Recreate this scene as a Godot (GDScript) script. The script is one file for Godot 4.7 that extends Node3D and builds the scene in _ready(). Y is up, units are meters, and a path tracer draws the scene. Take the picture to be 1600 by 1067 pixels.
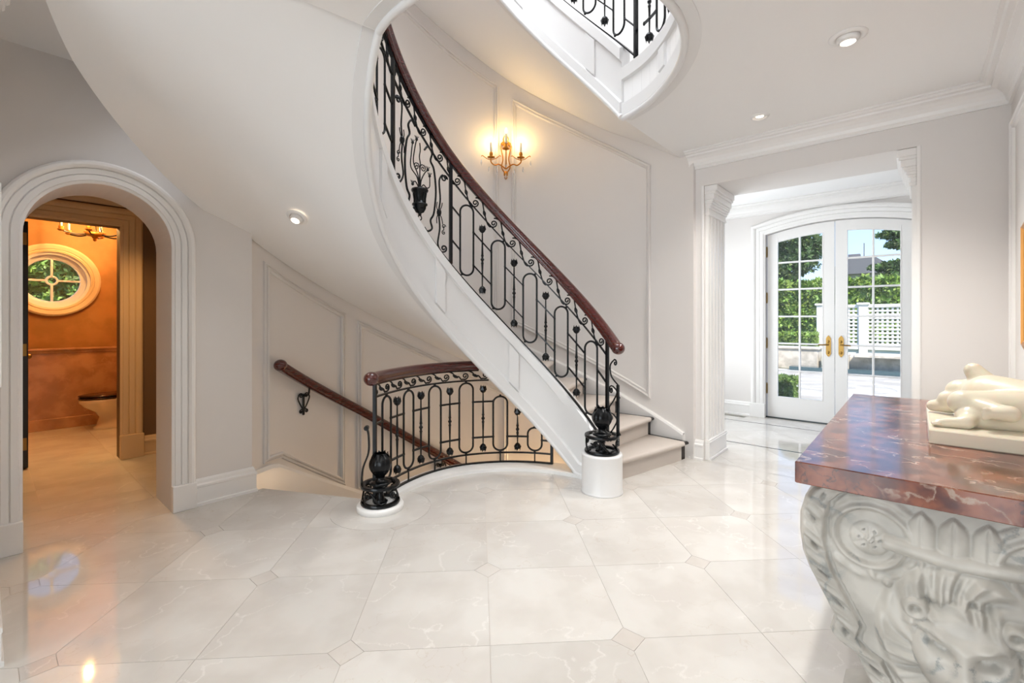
extends Node3D
# Entrance hall with a curved stair. Plan axes: u runs right along x, v runs away from the camera towards the garden doors (z = -v), h is height.
const CX := -2.196        # centre of the stair well
const CV := 2.517
const CEIL := 3.07
var M := {}
var used := {}
var rng := RandomNumberGenerator.new()

class Sh:
	var st := SurfaceTool.new()
	func _init():
		st.begin(Mesh.PRIMITIVE_TRIANGLES)
	func tri(a: Vector3, b: Vector3, c: Vector3):
		st.add_vertex(a); st.add_vertex(b); st.add_vertex(c)
	func quad(a: Vector3, b: Vector3, c: Vector3, d: Vector3, g := -1):
		st.set_smooth_group(g)
		tri(a, b, c); tri(a, c, d)
	func grid(rows: Array, closed := false, g := 1):
		for i in rows.size() - 1:
			var p: PackedVector3Array = rows[i]
			var q: PackedVector3Array = rows[i + 1]
			var n := p.size()
			for j in (n if closed else n - 1):
				var k := (j + 1) % n
				quad(p[j], p[k], q[k], q[j], g)
	func box(c: Vector3, s: Vector3, ch := 0.0, b := Basis()):
		var e := s * 0.5
		if ch <= 0.0:
			var v := []
			for i in 8:
				v.append(c + b * Vector3(e.x if i & 1 else -e.x, e.y if i & 2 else -e.y, e.z if i & 4 else -e.z))
			for f in [[0, 1, 3, 2], [4, 6, 7, 5], [0, 2, 6, 4], [1, 5, 7, 3], [0, 4, 5, 1], [2, 3, 7, 6]]:
				quad(v[f[0]], v[f[1]], v[f[2]], v[f[3]])
			return
		var pt := func(sx, sy, sz, ax):
			var p := Vector3(sx * (e.x - ch), sy * (e.y - ch), sz * (e.z - ch))
			p[ax] = [sx * e.x, sy * e.y, sz * e.z][ax]
			return c + b * p
		for s1 in [-1, 1]:
			quad(pt.call(s1, -1, -1, 0), pt.call(s1, 1, -1, 0), pt.call(s1, 1, 1, 0), pt.call(s1, -1, 1, 0))
			quad(pt.call(-1, s1, -1, 1), pt.call(1, s1, -1, 1), pt.call(1, s1, 1, 1), pt.call(-1, s1, 1, 1))
			quad(pt.call(-1, -1, s1, 2), pt.call(1, -1, s1, 2), pt.call(1, 1, s1, 2), pt.call(-1, 1, s1, 2))
			for s2 in [-1, 1]:
				quad(pt.call(s1, s2, -1, 0), pt.call(s1, s2, 1, 0), pt.call(s1, s2, 1, 1), pt.call(s1, s2, -1, 1))
				quad(pt.call(s1, -1, s2, 0), pt.call(s1, 1, s2, 0), pt.call(s1, 1, s2, 2), pt.call(s1, -1, s2, 2))
				quad(pt.call(-1, s1, s2, 1), pt.call(1, s1, s2, 1), pt.call(1, s1, s2, 2), pt.call(-1, s1, s2, 2))
				for s3 in [-1, 1]:
					st.set_smooth_group(-1)
					tri(pt.call(s1, s2, s3, 0), pt.call(s1, s2, s3, 1), pt.call(s1, s2, s3, 2))
	func prism(poly: PackedVector2Array, o: Vector3, ax: Vector3, ay: Vector3, az: Vector3, sides_smooth := false):
		var idx := Geometry2D.triangulate_polygon(poly)
		st.set_smooth_group(-1)
		for i in range(0, idx.size(), 3):
			var a := o + ax * poly[idx[i]].x + ay * poly[idx[i]].y
			var b := o + ax * poly[idx[i + 1]].x + ay * poly[idx[i + 1]].y
			var c := o + ax * poly[idx[i + 2]].x + ay * poly[idx[i + 2]].y
			tri(a, b, c); tri(a + az, c + az, b + az)
		for i in poly.size():
			var p := o + ax * poly[i].x + ay * poly[i].y
			var q := poly[(i + 1) % poly.size()]
			var r := o + ax * q.x + ay * q.y
			quad(p, r, r + az, p + az, 3 if sides_smooth else -1)
	# a profile (across, out) swept along points on a surface; nrm is one normal or one for each point; corners are mitred
	func molding(pts: PackedVector3Array, nrm, prof: PackedVector2Array, closed := false, smooth := false, caps := true):
		var n := pts.size()
		var rows := []
		for i in n:
			var N: Vector3 = nrm if nrm is Vector3 else nrm[i]
			var t0 := (pts[i] - pts[(i - 1 + n) % n]).normalized()
			var t1 := (pts[(i + 1) % n] - pts[i]).normalized()
			if not closed and i == 0: t0 = t1
			if not closed and i == n - 1: t1 = t0
			var b0 := N.cross(t0).normalized()
			var b1 := N.cross(t1).normalized()
			var B := (b0 + b1) / maxf(0.3, 1.0 + b0.dot(b1))
			var row := PackedVector3Array()
			for p in prof: row.append(pts[i] + B * p.x + N * p.y)
			rows.append(row)
		if closed: rows.append(rows[0])
		var bend := 0
		for i in rows.size() - 1:
			if i > 0 and (pts[i] - pts[i - 1]).normalized().dot((pts[(i + 1) % n] - pts[i]).normalized()) < 0.93: bend += 1
			for j in prof.size() - 1:
				quad(rows[i][j], rows[i][j + 1], rows[i + 1][j + 1], rows[i + 1][j], 7 if smooth else 10 + j + 40 * bend)
		if caps and not closed:
			var idx := Geometry2D.triangulate_polygon(prof)
			st.set_smooth_group(-1)
			for i in range(0, idx.size(), 3):
				for r in [rows[0], rows[-1]]: tri(r[idx[i]], r[idx[i + 1]], r[idx[i + 2]])
	func tube(pts: PackedVector3Array, rad, sides := 7, closed := false):
		var n := pts.size()
		var rows := []
		var up := Vector3.ZERO
		for i in n:
			var t: Vector3
			if closed: t = pts[(i + 1) % n] - pts[(i - 1 + n) % n]
			else: t = pts[mini(i + 1, n - 1)] - pts[maxi(i - 1, 0)]
			t = t.normalized()
			if up == Vector3.ZERO:
				up = Vector3.UP if absf(t.y) < 0.9 else Vector3.RIGHT
			up = (up - t * up.dot(t)).normalized()
			var s := t.cross(up)
			var r: float = rad if rad is float else rad[i]
			var row := PackedVector3Array()
			for k in sides:
				var a := TAU * k / sides
				row.append(pts[i] + (up * cos(a) + s * sin(a)) * r)
			rows.append(row)
		if closed: rows.append(rows[0])
		grid(rows, true, 5)
		if not closed:
			st.set_smooth_group(-1)
			for e in [0, n - 1]:
				for k in range(1, sides - 1): tri(rows[e][0], rows[e][k], rows[e][k + 1])
	func lathe(prof: PackedVector2Array, o: Vector3, segs := 20, b := Basis(), smooth := true):
		var rows := []
		for p in prof:
			var row := PackedVector3Array()
			for k in segs:
				var a := TAU * k / segs
				row.append(o + b * Vector3(p.x * cos(a), p.y, p.x * sin(a)))
			rows.append(row)
		if smooth: grid(rows, true, 6)
		else:
			for i in rows.size() - 1: grid([rows[i], rows[i + 1]], true, 20 + i)
	func ball(c: Vector3, r: Vector3, segs := 12, b := Basis()):
		var p := PackedVector2Array()
		for i in segs + 1:
			var a := -PI / 2 + PI * i / segs
			p.append(Vector2(cos(a), sin(a)))
		lathe(p, c, segs, b * Basis.from_scale(r))
	func done() -> ArrayMesh:
		st.generate_normals()
		st.index()
		return st.commit()

func numbered(n: String) -> String:
	if not used.has(n):
		used[n] = 0
		return n
	used[n] += 1
	return "%s_%03d" % [n, used[n]]
func tag(o: Node, label: String, category: String, group := ""):
	o.set_meta("label", label)
	o.set_meta("category", category)
	if group != "": o.set_meta("group", group)
func thing(called: String, label: String, category: String, at := Vector3.ZERO, group := "") -> Node3D:
	var o := Node3D.new()
	o.name = numbered(called)
	add_child(o)
	o.position = at
	tag(o, label, category, group)
	return o
func struct(called: String, label := "", at := Vector3.ZERO) -> Node3D:
	var o := Node3D.new()
	o.name = numbered(called)
	add_child(o)
	o.position = at
	o.set_meta("kind", "structure")
	if label != "": o.set_meta("label", label)
	return o
# a part: geometry given in the place's own coordinates, hung under its thing
func part(parent: Node, called: String, s, mat, label := "") -> MeshInstance3D:
	var o := MeshInstance3D.new()
	o.name = called
	o.mesh = s.done() if s is Sh else s
	o.material_override = M[mat] if mat is String else mat
	parent.add_child(o, true)
	if parent is Node3D and not (parent is MeshInstance3D): o.position = -(parent as Node3D).position
	if label != "": o.set_meta("label", label)
	return o
func stuff(parent: Node, called: String, s, mat) -> MeshInstance3D:
	var o := part(parent, called, s, mat)
	o.set_meta("kind", "stuff")
	return o

func W(u: float, v: float, h: float) -> Vector3: return Vector3(u, h, -v)
func P(r: float, phi: float, h: float) -> Vector3:
	var a := deg_to_rad(phi)
	return Vector3(CX + r * cos(a), h, -CV - r * sin(a))
func OUT(phi: float) -> Vector3:
	var a := deg_to_rad(phi)
	return Vector3(cos(a), 0, -sin(a))
func tab(t: Array, x: float) -> float:
	if x <= t[0][0]: return t[0][1] + (x - t[0][0]) * (t[1][1] - t[0][1]) / (t[1][0] - t[0][0])
	for i in t.size() - 1:
		if x <= t[i + 1][0]: return lerpf(t[i][1], t[i + 1][1], (x - t[i][0]) / (t[i + 1][0] - t[i][0]))
	var n := t.size() - 1
	return t[n][1] + (x - t[n][0]) * (t[n][1] - t[n - 1][1]) / (t[n][0] - t[n - 1][0])
func cat(pts: Array, n := 6) -> Array:   # smooth curve through points
	var r := []
	for i in pts.size() - 1:
		var a = pts[maxi(i - 1, 0)]
		var d = pts[mini(i + 2, pts.size() - 1)]
		for k in n:
			var t := float(k) / n
			var b = pts[i]
			var c = pts[i + 1]
			r.append(0.5 * ((2.0 * b) + (c - a) * t + (2.0 * a - 5.0 * b + 4.0 * c - d) * t * t + (3.0 * b - a - 3.0 * c + d) * t * t * t))
	r.append(pts[-1])
	return r
func pv2(a: Array) -> PackedVector2Array:
	var r := PackedVector2Array()
	for p in a: r.append(p if p is Vector2 else Vector2(p[0], p[1]))
	return r
func pv3(a: Array) -> PackedVector3Array: return PackedVector3Array(a)
func rot2(p: PackedVector2Array) -> PackedVector2Array:   # swap sides of a profile
	var r := PackedVector2Array()
	for q in p: r.append(Vector2(-q.x, q.y))
	return r

# ---- stair geometry: heights along the well and along the outer wall, by angle
func r_in(_a: float) -> float: return 1.0
func r_out(a: float) -> float: return 2.24 if a < 208 else tab([[208, 2.24], [212, 2.29], [216, 2.36], [225, 2.39], [233, 2.41], [244, 2.45], [264, 2.46]], a)
func top1(a: float) -> float: return 0.507 + 0.0185 * (a - 89)
func bot1(a: float) -> float: return 0.64 + 0.0178 * (a - 129.7) if a < 200 else tab([[200, 1.8913], [210, 2.075], [230, 2.49], [253, 2.97], [264, 3.18]], a)
func out1(a: float) -> float: return tab([[93, -0.05], [120, 0.43], [147, 0.944], [162, 1.24], [177, 1.52], [193.5, 1.83], [203, 2.0], [264, 3.086]], a)
func top2(a: float) -> float: return 3.493 + 0.0195 * (a - 61)
func bot2(a: float) -> float: return 3.07 + 0.0197 * (a - 69)
func out2(a: float) -> float: return tab([[81, 3.075], [92.4, 3.354], [102, 3.558], [115.4, 3.89], [131, 4.253], [147, 4.666], [162, 5.032], [200, 5.85]], a)
func r_well(a: float) -> float: return (well_tab(a - 10.0) + well_tab(a - 5.0) + well_tab(a) + well_tab(minf(70.0, a + 5.0)) + well_tab(minf(70.0, a + 10.0))) / 5.0
func well_tab(a: float) -> float: return tab([[-105, 1.0], [-75, 1.08], [-45, 1.2], [-20, 1.25], [-3, 1.23], [11, 1.19], [37, 1.085], [59, 1.062], [70, 1.03]], a)

# ---------------------------------------------------------------- materials
func mat(c: Color, rough := 0.5, metal := 0.0, spec := 0.5) -> StandardMaterial3D:
	var m := StandardMaterial3D.new()
	m.albedo_color = c
	m.roughness = rough
	m.metallic = metal
	m.metallic_specular = spec
	m.cull_mode = BaseMaterial3D.CULL_DISABLED
	return m
func noise_img(size: int, sd: int, freq: float, oct := 4, type := FastNoiseLite.TYPE_SIMPLEX_SMOOTH, warp := 0.0) -> PackedByteArray:
	var n := FastNoiseLite.new()
	n.noise_type = type
	n.seed = sd
	n.frequency = freq
	n.fractal_octaves = oct
	if warp > 0.0:
		n.domain_warp_enabled = true
		n.domain_warp_amplitude = warp
		n.domain_warp_frequency = freq * 1.5
	var im := n.get_seamless_image(size, size, false, false, 0.25)
	im.convert(Image.FORMAT_L8)
	return im.get_data()
# veined stone: soft clouds between two colours, thin veins where a noise crosses its middle
func stone_tex(size: int, sd: int, c0: Color, c1: Color, vein: Color, vein_w: float, vein_amt: float, freq: float, vein2 := Color(0, 0, 0, 0)) -> ImageTexture:
	var a := noise_img(size, sd, freq, 4, FastNoiseLite.TYPE_SIMPLEX_SMOOTH, 30.0)
	var b := noise_img(size, sd + 7, freq * 0.7, 4, FastNoiseLite.TYPE_SIMPLEX_SMOOTH, 60.0)
	var c := noise_img(size, sd + 13, freq * 1.6, 3, FastNoiseLite.TYPE_SIMPLEX_SMOOTH, 40.0)
	var d := noise_img(size, sd + 19, freq * 0.5, 2)
	var out := PackedByteArray()
	out.resize(size * size * 3)
	for i in size * size:
		var col := c0.lerp(c1, smoothstep(60.0, 195.0, float(a[i])))
		var v := (1.0 - smoothstep(0.0, vein_w, absf(b[i] - 128.0))) * smoothstep(90.0, 170.0, float(d[i]))
		col = col.lerp(vein, v * vein_amt)
		if vein2.a > 0.0:
			var w := (1.0 - smoothstep(0.0, vein_w * 0.7, absf(c[i] - 120.0))) * smoothstep(150.0, 95.0, float(d[i]))
			col = col.lerp(vein2, w * vein2.a)
		out[i * 3] = int(clampf(col.r, 0, 1) * 255); out[i * 3 + 1] = int(clampf(col.g, 0, 1) * 255); out[i * 3 + 2] = int(clampf(col.b, 0, 1) * 255)
	var im := Image.create_from_data(size, size, false, Image.FORMAT_RGB8, out)
	return ImageTexture.create_from_image(im)
func wood_tex(size: int, sd: int, c0: Color, c1: Color) -> ImageTexture:
	var a := noise_img(size, sd, 0.012, 4)
	var out := PackedByteArray()
	out.resize(size * size * 3)
	for y in size:
		for x in size:
			var k := a[((y * 12) % size) * size + x]
			var k2 := a[y * size + (x / 3)]
			var col := c0.lerp(c1, smoothstep(70.0, 190.0, k * 0.7 + k2 * 0.3))
			var i := (y * size + x) * 3
			out[i] = int(col.r * 255); out[i + 1] = int(col.g * 255); out[i + 2] = int(col.b * 255)
	return ImageTexture.create_from_image(Image.create_from_data(size, size, false, Image.FORMAT_RGB8, out))
func textured(t: Texture2D, scale: float, rough: float, off := Vector3.ZERO, tint := Color.WHITE) -> StandardMaterial3D:
	var m := mat(tint, rough)
	m.albedo_texture = t
	m.uv1_triplanar = true
	m.uv1_world_triplanar = true
	m.uv1_triplanar_sharpness = 6.0
	m.uv1_scale = Vector3.ONE * scale
	m.uv1_offset = off
	return m
func relief(m: StandardMaterial3D, freq: float, strength: float, sd := 5):
	var n := FastNoiseLite.new()
	n.seed = sd
	n.frequency = freq
	var t := NoiseTexture2D.new()
	t.width = 256; t.height = 256
	t.seamless = true
	t.noise = n
	t.as_normal_map = true
	t.bump_strength = strength
	m.normal_enabled = true
	m.normal_texture = t
func materials():
	var fl := stone_tex(1024, 21, Color(0.805, 0.783, 0.757), Color(0.838, 0.82, 0.797), Color(0.915, 0.9, 0.88), 4.0, 0.5, 0.004, Color(0.72, 0.65, 0.58, 0.35))
	for k in 5:
		var tone: float = [1.0, 0.985, 1.01, 0.975, 0.995][k]
		M["floor%d" % k] = textured(fl, 0.55, 0.045, Vector3(k * 0.37, k * 0.21, k * 0.53), Color(tone, tone, tone))
	M.insert = textured(fl, 0.55, 0.045, Vector3(0.7, 0.1, 0.9), Color(0.975, 0.965, 0.96))
	M.grout = mat(Color(0.76, 0.72, 0.68), 0.7)
	M.inlay = mat(Color(0.16, 0.2, 0.21), 0.12)
	M.wall = mat(Color(0.882, 0.864, 0.85), 0.6)
	M.ceil = mat(Color(0.955, 0.95, 0.945), 0.75)
	M.trim = mat(Color(0.93, 0.92, 0.91), 0.32)
	M.stringer = mat(Color(0.91, 0.905, 0.9), 0.3)
	M.iron = mat(Color(0.055, 0.066, 0.078), 0.24, 0.4)
	relief(M.iron, 0.06, 0.35)
	M.iron.uv1_triplanar = true
	M.iron.uv1_scale = Vector3.ONE * 4.0
	M.rail = textured(wood_tex(512, 3, Color(0.26, 0.055, 0.028), Color(0.315, 0.07, 0.036)), 0.6, 0.16)
	M.rail.clearcoat_enabled = true
	M.rail.clearcoat = 0.6
	M.rail.clearcoat_roughness = 0.08
	M.dark_wood = textured(wood_tex(256, 9, Color(0.07, 0.04, 0.03), Color(0.14, 0.07, 0.05)), 1.5, 0.25)
	M.carpet = mat(Color(0.83, 0.79, 0.755), 0.95)
	relief(M.carpet, 0.3, 3.0)
	M.carpet.uv1_triplanar = true
	M.carpet.uv1_scale = Vector3.ONE * 6.0
	M.gold = mat(Color(0.75, 0.51, 0.22), 0.32, 0.9)
	M.brass = mat(Color(0.6, 0.47, 0.25), 0.3, 0.9)
	M.old_brass = mat(Color(0.55, 0.46, 0.3), 0.35, 0.85)
	M.candle = mat(Color(0.93, 0.9, 0.84), 0.5)
	M.crystal = mat(Color(0.95, 0.96, 0.97, 0.35), 0.05)
	M.crystal.transparency = BaseMaterial3D.TRANSPARENCY_ALPHA
	M.glass = mat(Color(0.92, 0.96, 0.95, 0.05), 0.02, 0.0, 0.12)
	M.glass.transparency = BaseMaterial3D.TRANSPARENCY_ALPHA
	M.bulb = glow(Color(1.0, 0.88, 0.66), 12.0)
	M.spot = glow(Color(1.0, 0.93, 0.84), 5.0)
	M.laylight = glow(Color(0.97, 0.98, 1.0), 2.0)
	M.warm_lamp = glow(Color(1.0, 0.8, 0.55), 4.0)
	M.red_marble = textured(stone_tex(1024, 61, Color(0.31, 0.115, 0.075), Color(0.55, 0.3, 0.195), Color(0.7, 0.64, 0.58), 11.0, 0.8, 0.005, Color(0.24, 0.15, 0.13, 0.75)), 1.25, 0.13)
	M.red_marble.metallic_specular = 0.75
	M.white_marble = textured(stone_tex(512, 81, Color(0.7, 0.685, 0.655), Color(0.8, 0.785, 0.755), Color(0.5, 0.525, 0.53), 14.0, 0.65, 0.006), 1.1, 0.4)
	M.cream_marble = mat(Color(0.865, 0.825, 0.745), 0.3)
	M.cream_marble.subsurf_scatter_enabled = true
	M.cream_marble.subsurf_scatter_strength = 0.15
	M.plaster = textured(stone_tex(512, 101, Color(0.64, 0.45, 0.24), Color(0.71, 0.5, 0.28), Color(0.73, 0.53, 0.31), 12.0, 0.2, 0.006), 0.7, 0.6)
	M.wainscot = textured(stone_tex(512, 121, Color(0.68, 0.5, 0.36), Color(0.78, 0.6, 0.45), Color(0.82, 0.66, 0.52), 6.0, 0.5, 0.008), 0.8, 0.18)
	M.passage = mat(Color(0.46, 0.36, 0.26), 0.6)
	M.warm_trim = mat(Color(0.88, 0.78, 0.64), 0.4)
	M.door_black = mat(Color(0.03, 0.022, 0.02), 0.3)
	M.porcelain = mat(Color(0.9, 0.85, 0.76), 0.12)
	M.seat_wood = textured(wood_tex(256, 5, Color(0.13, 0.03, 0.02), Color(0.26, 0.07, 0.04)), 2.0, 0.14)
	M.patio = textured(stone_tex(512, 141, Color(0.66, 0.63, 0.58), Color(0.74, 0.71, 0.66), Color(0.6, 0.57, 0.52), 5.0, 0.4, 0.008), 0.3, 0.7)
	M.paver_light = mat(Color(0.86, 0.85, 0.83), 0.7)
	M.garden_stone = textured(stone_tex(512, 161, Color(0.68, 0.65, 0.6), Color(0.79, 0.76, 0.71), Color(0.58, 0.55, 0.5), 6.0, 0.5, 0.01), 0.6, 0.8)
	M.lattice = mat(Color(0.9, 0.89, 0.87), 0.5)
	M.bark = mat(Color(0.24, 0.19, 0.15), 0.9)
	M.roof = mat(Color(0.42, 0.42, 0.44), 0.8)
	M.far_wall = mat(Color(0.72, 0.68, 0.62), 0.8)
	M.basin_water = mat(Color(0.24, 0.33, 0.36), 0.06)
	for k in 3:
		var c: Color = [Color(0.36, 0.47, 0.2), Color(0.45, 0.56, 0.24), Color(0.3, 0.4, 0.18)][k]
		M["leaf%d" % k] = mat(c, 0.55)
		M["leaf%d" % k].vertex_color_use_as_albedo = true
		M["leaf%d" % k].backlight_enabled = true
		M["leaf%d" % k].backlight = Color(0.25, 0.35, 0.08)
	M.leaf_core = mat(Color(0.42, 0.53, 0.23), 0.7)
	M.lawn = mat(Color(0.25, 0.34, 0.14), 0.9)
	M.canvas = mat(Color(0.36, 0.3, 0.22), 0.6)
	M.vent = mat(Color(0.55, 0.54, 0.5), 0.4, 0.5)
	M.window_glow = glow(Color(0.95, 0.98, 1.0), 2.2)
	M.white_board = mat(Color(0.95, 0.945, 0.935), 0.4)
func glow(c: Color, e: float) -> StandardMaterial3D:
	var m := mat(c, 0.4)
	m.emission_enabled = true
	m.emission = c
	m.emission_energy_multiplier = e
	return m
func area(called: String, at: Vector3, look: Vector3, size: Vector2, energy: float, c := Color.WHITE):
	var l := AreaLight3D.new()
	l.name = called
	add_child(l)
	l.area_size = size
	l.light_energy = energy
	l.light_color = c
	l.area_range = 40.0
	l.shadow_enabled = true
	var up := Vector3.UP if absf(look.y) < 0.9 else Vector3.FORWARD
	l.look_at_from_position(at, at + look, up)
func omni(called: String, at: Vector3, energy: float, c: Color, size := 0.03):
	var l := OmniLight3D.new()
	l.name = called
	add_child(l)
	l.position = at
	l.light_energy = energy
	l.light_color = c
	l.light_size = size
	l.omni_range = 30.0
	l.omni_attenuation = 2.0
	l.shadow_enabled = true
func spot(called: String, at: Vector3, look: Vector3, angle: float, energy: float, c: Color):
	var l := SpotLight3D.new()
	l.name = called
	add_child(l)
	var up := Vector3.UP if absf(look.y) < 0.9 else Vector3.FORWARD
	l.look_at_from_position(at, at + look, up)
	l.spot_angle = angle
	l.spot_angle_attenuation = 1.0
	l.light_energy = energy
	l.light_color = c
	l.light_size = 0.05
	l.spot_range = 30.0
	l.spot_attenuation = 2.0
	l.shadow_enabled = true

func _ready():
	rng.seed = 77
	# camera: standing in the wide opening of the front wall, lens shifted down a little so that uprights stay upright
	var cam := Camera3D.new()
	cam.name = "camera"
	add_child(cam)
	cam.position = Vector3(0, 1.4, 0)
	cam.rotation_degrees = Vector3(0, 41.1, 0)
	cam.projection = Camera3D.PROJECTION_FRUSTUM
	cam.near = 0.05
	cam.far = 300.0
	cam.size = 0.05 * 1067.0 / 725.0
	cam.frustum_offset = Vector2(0, -0.05 * 33.5 / 725.0)
	cam.current = true
	# sky
	var env := Environment.new()
	var sky := Sky.new()
	var sm := ProceduralSkyMaterial.new()
	sm.sky_top_color = Color(0.42, 0.62, 0.88)
	sm.sky_horizon_color = Color(0.8, 0.9, 0.97)
	sm.ground_bottom_color = Color(0.4, 0.4, 0.38)
	sm.ground_horizon_color = Color(0.7, 0.72, 0.72)
	sm.sky_energy_multiplier = 1.2
	sky.sky_material = sm
	env.background_mode = Environment.BG_SKY
	env.sky = sky
	env.tonemap_mode = Environment.TONE_MAPPER_LINEAR
	env.tonemap_exposure = 1.3
	env.sdfgi_enabled = true
	env.ssao_enabled = true
	env.ssil_enabled = true
	var we := WorldEnvironment.new()
	we.name = "world_environment"
	we.environment = env
	add_child(we)
	# sun: high, from the right of the garden and a little behind the house
	var sun := DirectionalLight3D.new()
	sun.name = "sun"
	add_child(sun)
	sun.look_at_from_position(Vector3.ZERO, Vector3(-0.42, -0.75, -0.5), Vector3.UP)
	sun.light_energy = 1.9
	sun.light_color = Color(1.0, 0.96, 0.9)
	sun.light_angular_distance = 0.6
	sun.shadow_enabled = true
	# large lights: daylight at the front room's windows behind the camera, the laylight over the stair well, the garden doors
	for k in 3:
		area("front_window_daylight_%d" % (k + 1), W(-3.0 + 2.1 * k, -5.8, 1.5), Vector3(0, 0, -1), Vector2(1.4, 2.3), 3.6, Color(0.93, 0.97, 1.0))
	area("laylight_daylight", W(CX, CV, 6.28), Vector3.DOWN, Vector2(2.2, 2.2), 7.0, Color(0.94, 0.97, 1.0))
	area("lobby_window_daylight", W(-2.66, 6.35, 1.55), Vector3(1, 0, 0), Vector2(1.2, 2.0), 1.7, Color(0.95, 0.98, 1.0))
	materials()
	floors()
	walls()
	openings()
	staircase()
	iron_railings()
	wall_rail()
	sconce()
	downlights()
	console()
	statue()
	powder_room()
	small_things()
	garden()

# ---------------------------------------------------------------- floor
func circle2(c: Vector2, r: float, n := 40, a0 := 0.0, a1 := TAU) -> PackedVector2Array:
	var p := PackedVector2Array()
	var full := is_equal_approx(a1 - a0, TAU)
	for i in (n if full else n + 1):
		var a := a0 + (a1 - a0) * i / n
		p.append(c + Vector2(cos(a), sin(a)) * r)
	return p
func slab(poly: PackedVector2Array, h0: float, h1: float, s: Sh):
	s.prism(poly, Vector3(0, h0, 0), Vector3(1, 0, 0), Vector3(0, 0, -1), Vector3(0, h1 - h0, 0))
func rect2(a: float, b: float, c: float, d: float) -> PackedVector2Array: return pv2([[a, b], [c, b], [c, d], [a, d]])
func well_hole() -> PackedVector2Array:
	var p := PackedVector2Array()
	for i in 41: p.append(pol(guard_r(82 + 125.0 * i / 40) + 0.03, 82 + 125.0 * i / 40))
	for i in 41: p.append(pol(2.27, 207 - 125.0 * i / 40))
	return p
func pol(r: float, phi: float) -> Vector2:
	var a := deg_to_rad(phi)
	return Vector2(CX + r * cos(a), CV + r * sin(a))
func tile_region(root: Node3D, region: Array, cut: Array, origin: Vector2, e1: Vector2, e2: Vector2, size: float, inserts: bool, lo: Vector2, hi: Vector2):
	var c := 0.076
	var gap := 0.0009
	for i in range(-14, 15):
		for j in range(-14, 15):
			var p := PackedVector2Array()
			var shape := []
			for k in 4:
				var q: Vector2 = [Vector2(0, 0), Vector2(1, 0), Vector2(1, 1), Vector2(0, 1)][k]
				var odd := (i + int(q.x) + j + int(q.y)) % 2 == 0
				if inserts and odd:
					var prev: Vector2 = [Vector2(0, 1), Vector2(-1, 0), Vector2(0, -1), Vector2(1, 0)][k]
					var next: Vector2 = [Vector2(1, 0), Vector2(0, 1), Vector2(-1, 0), Vector2(0, -1)][k]
					shape.append(q * size + prev * c)
					shape.append(q * size + next * c)
				else: shape.append(q * size)
			var o := origin + e1 * (i * size) + e2 * (j * size)
			for q in shape: p.append(o + e1 * q.x + e2 * q.y)
			lay(root, p, region, cut, "floor%d" % ((i * 7 + j * 3 + i * j + 400) % 5), gap, lo, hi)
			if inserts and (i + j) % 2 == 0:
				lay(root, PackedVector2Array([o + e1 * c, o + e2 * c, o - e1 * c, o - e2 * c]), region, cut, "insert", gap, lo, hi)
func lay(root: Node3D, poly: PackedVector2Array, region: Array, cut: Array, m: String, gap: float, lo: Vector2, hi: Vector2):
	var ctr := Vector2.ZERO
	for q in poly: ctr += q / poly.size()
	if ctr.x < lo.x - 0.5 or ctr.y < lo.y - 0.5 or ctr.x > hi.x + 0.5 or ctr.y > hi.y + 0.5: return
	var pieces := []
	for r in region: pieces.append_array(Geometry2D.intersect_polygons(poly, r))
	for h in cut:
		var next := []
		for q in pieces: next.append_array(Geometry2D.clip_polygons(q, h))
		pieces = next
	for q in pieces:
		for t in Geometry2D.offset_polygon(q, -gap, Geometry2D.JOIN_MITER):
			if t.size() < 3 or absf(poly_area(t)) < 0.0012: continue
			var s := Sh.new()
			slab(t, -0.006, 0.0, s)
			part(root, "tile", s, m)
func poly_area(p: PackedVector2Array) -> float:
	var a := 0.0
	for i in p.size(): a += p[i].cross(p[(i + 1) % p.size()])
	return a * 0.5
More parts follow.
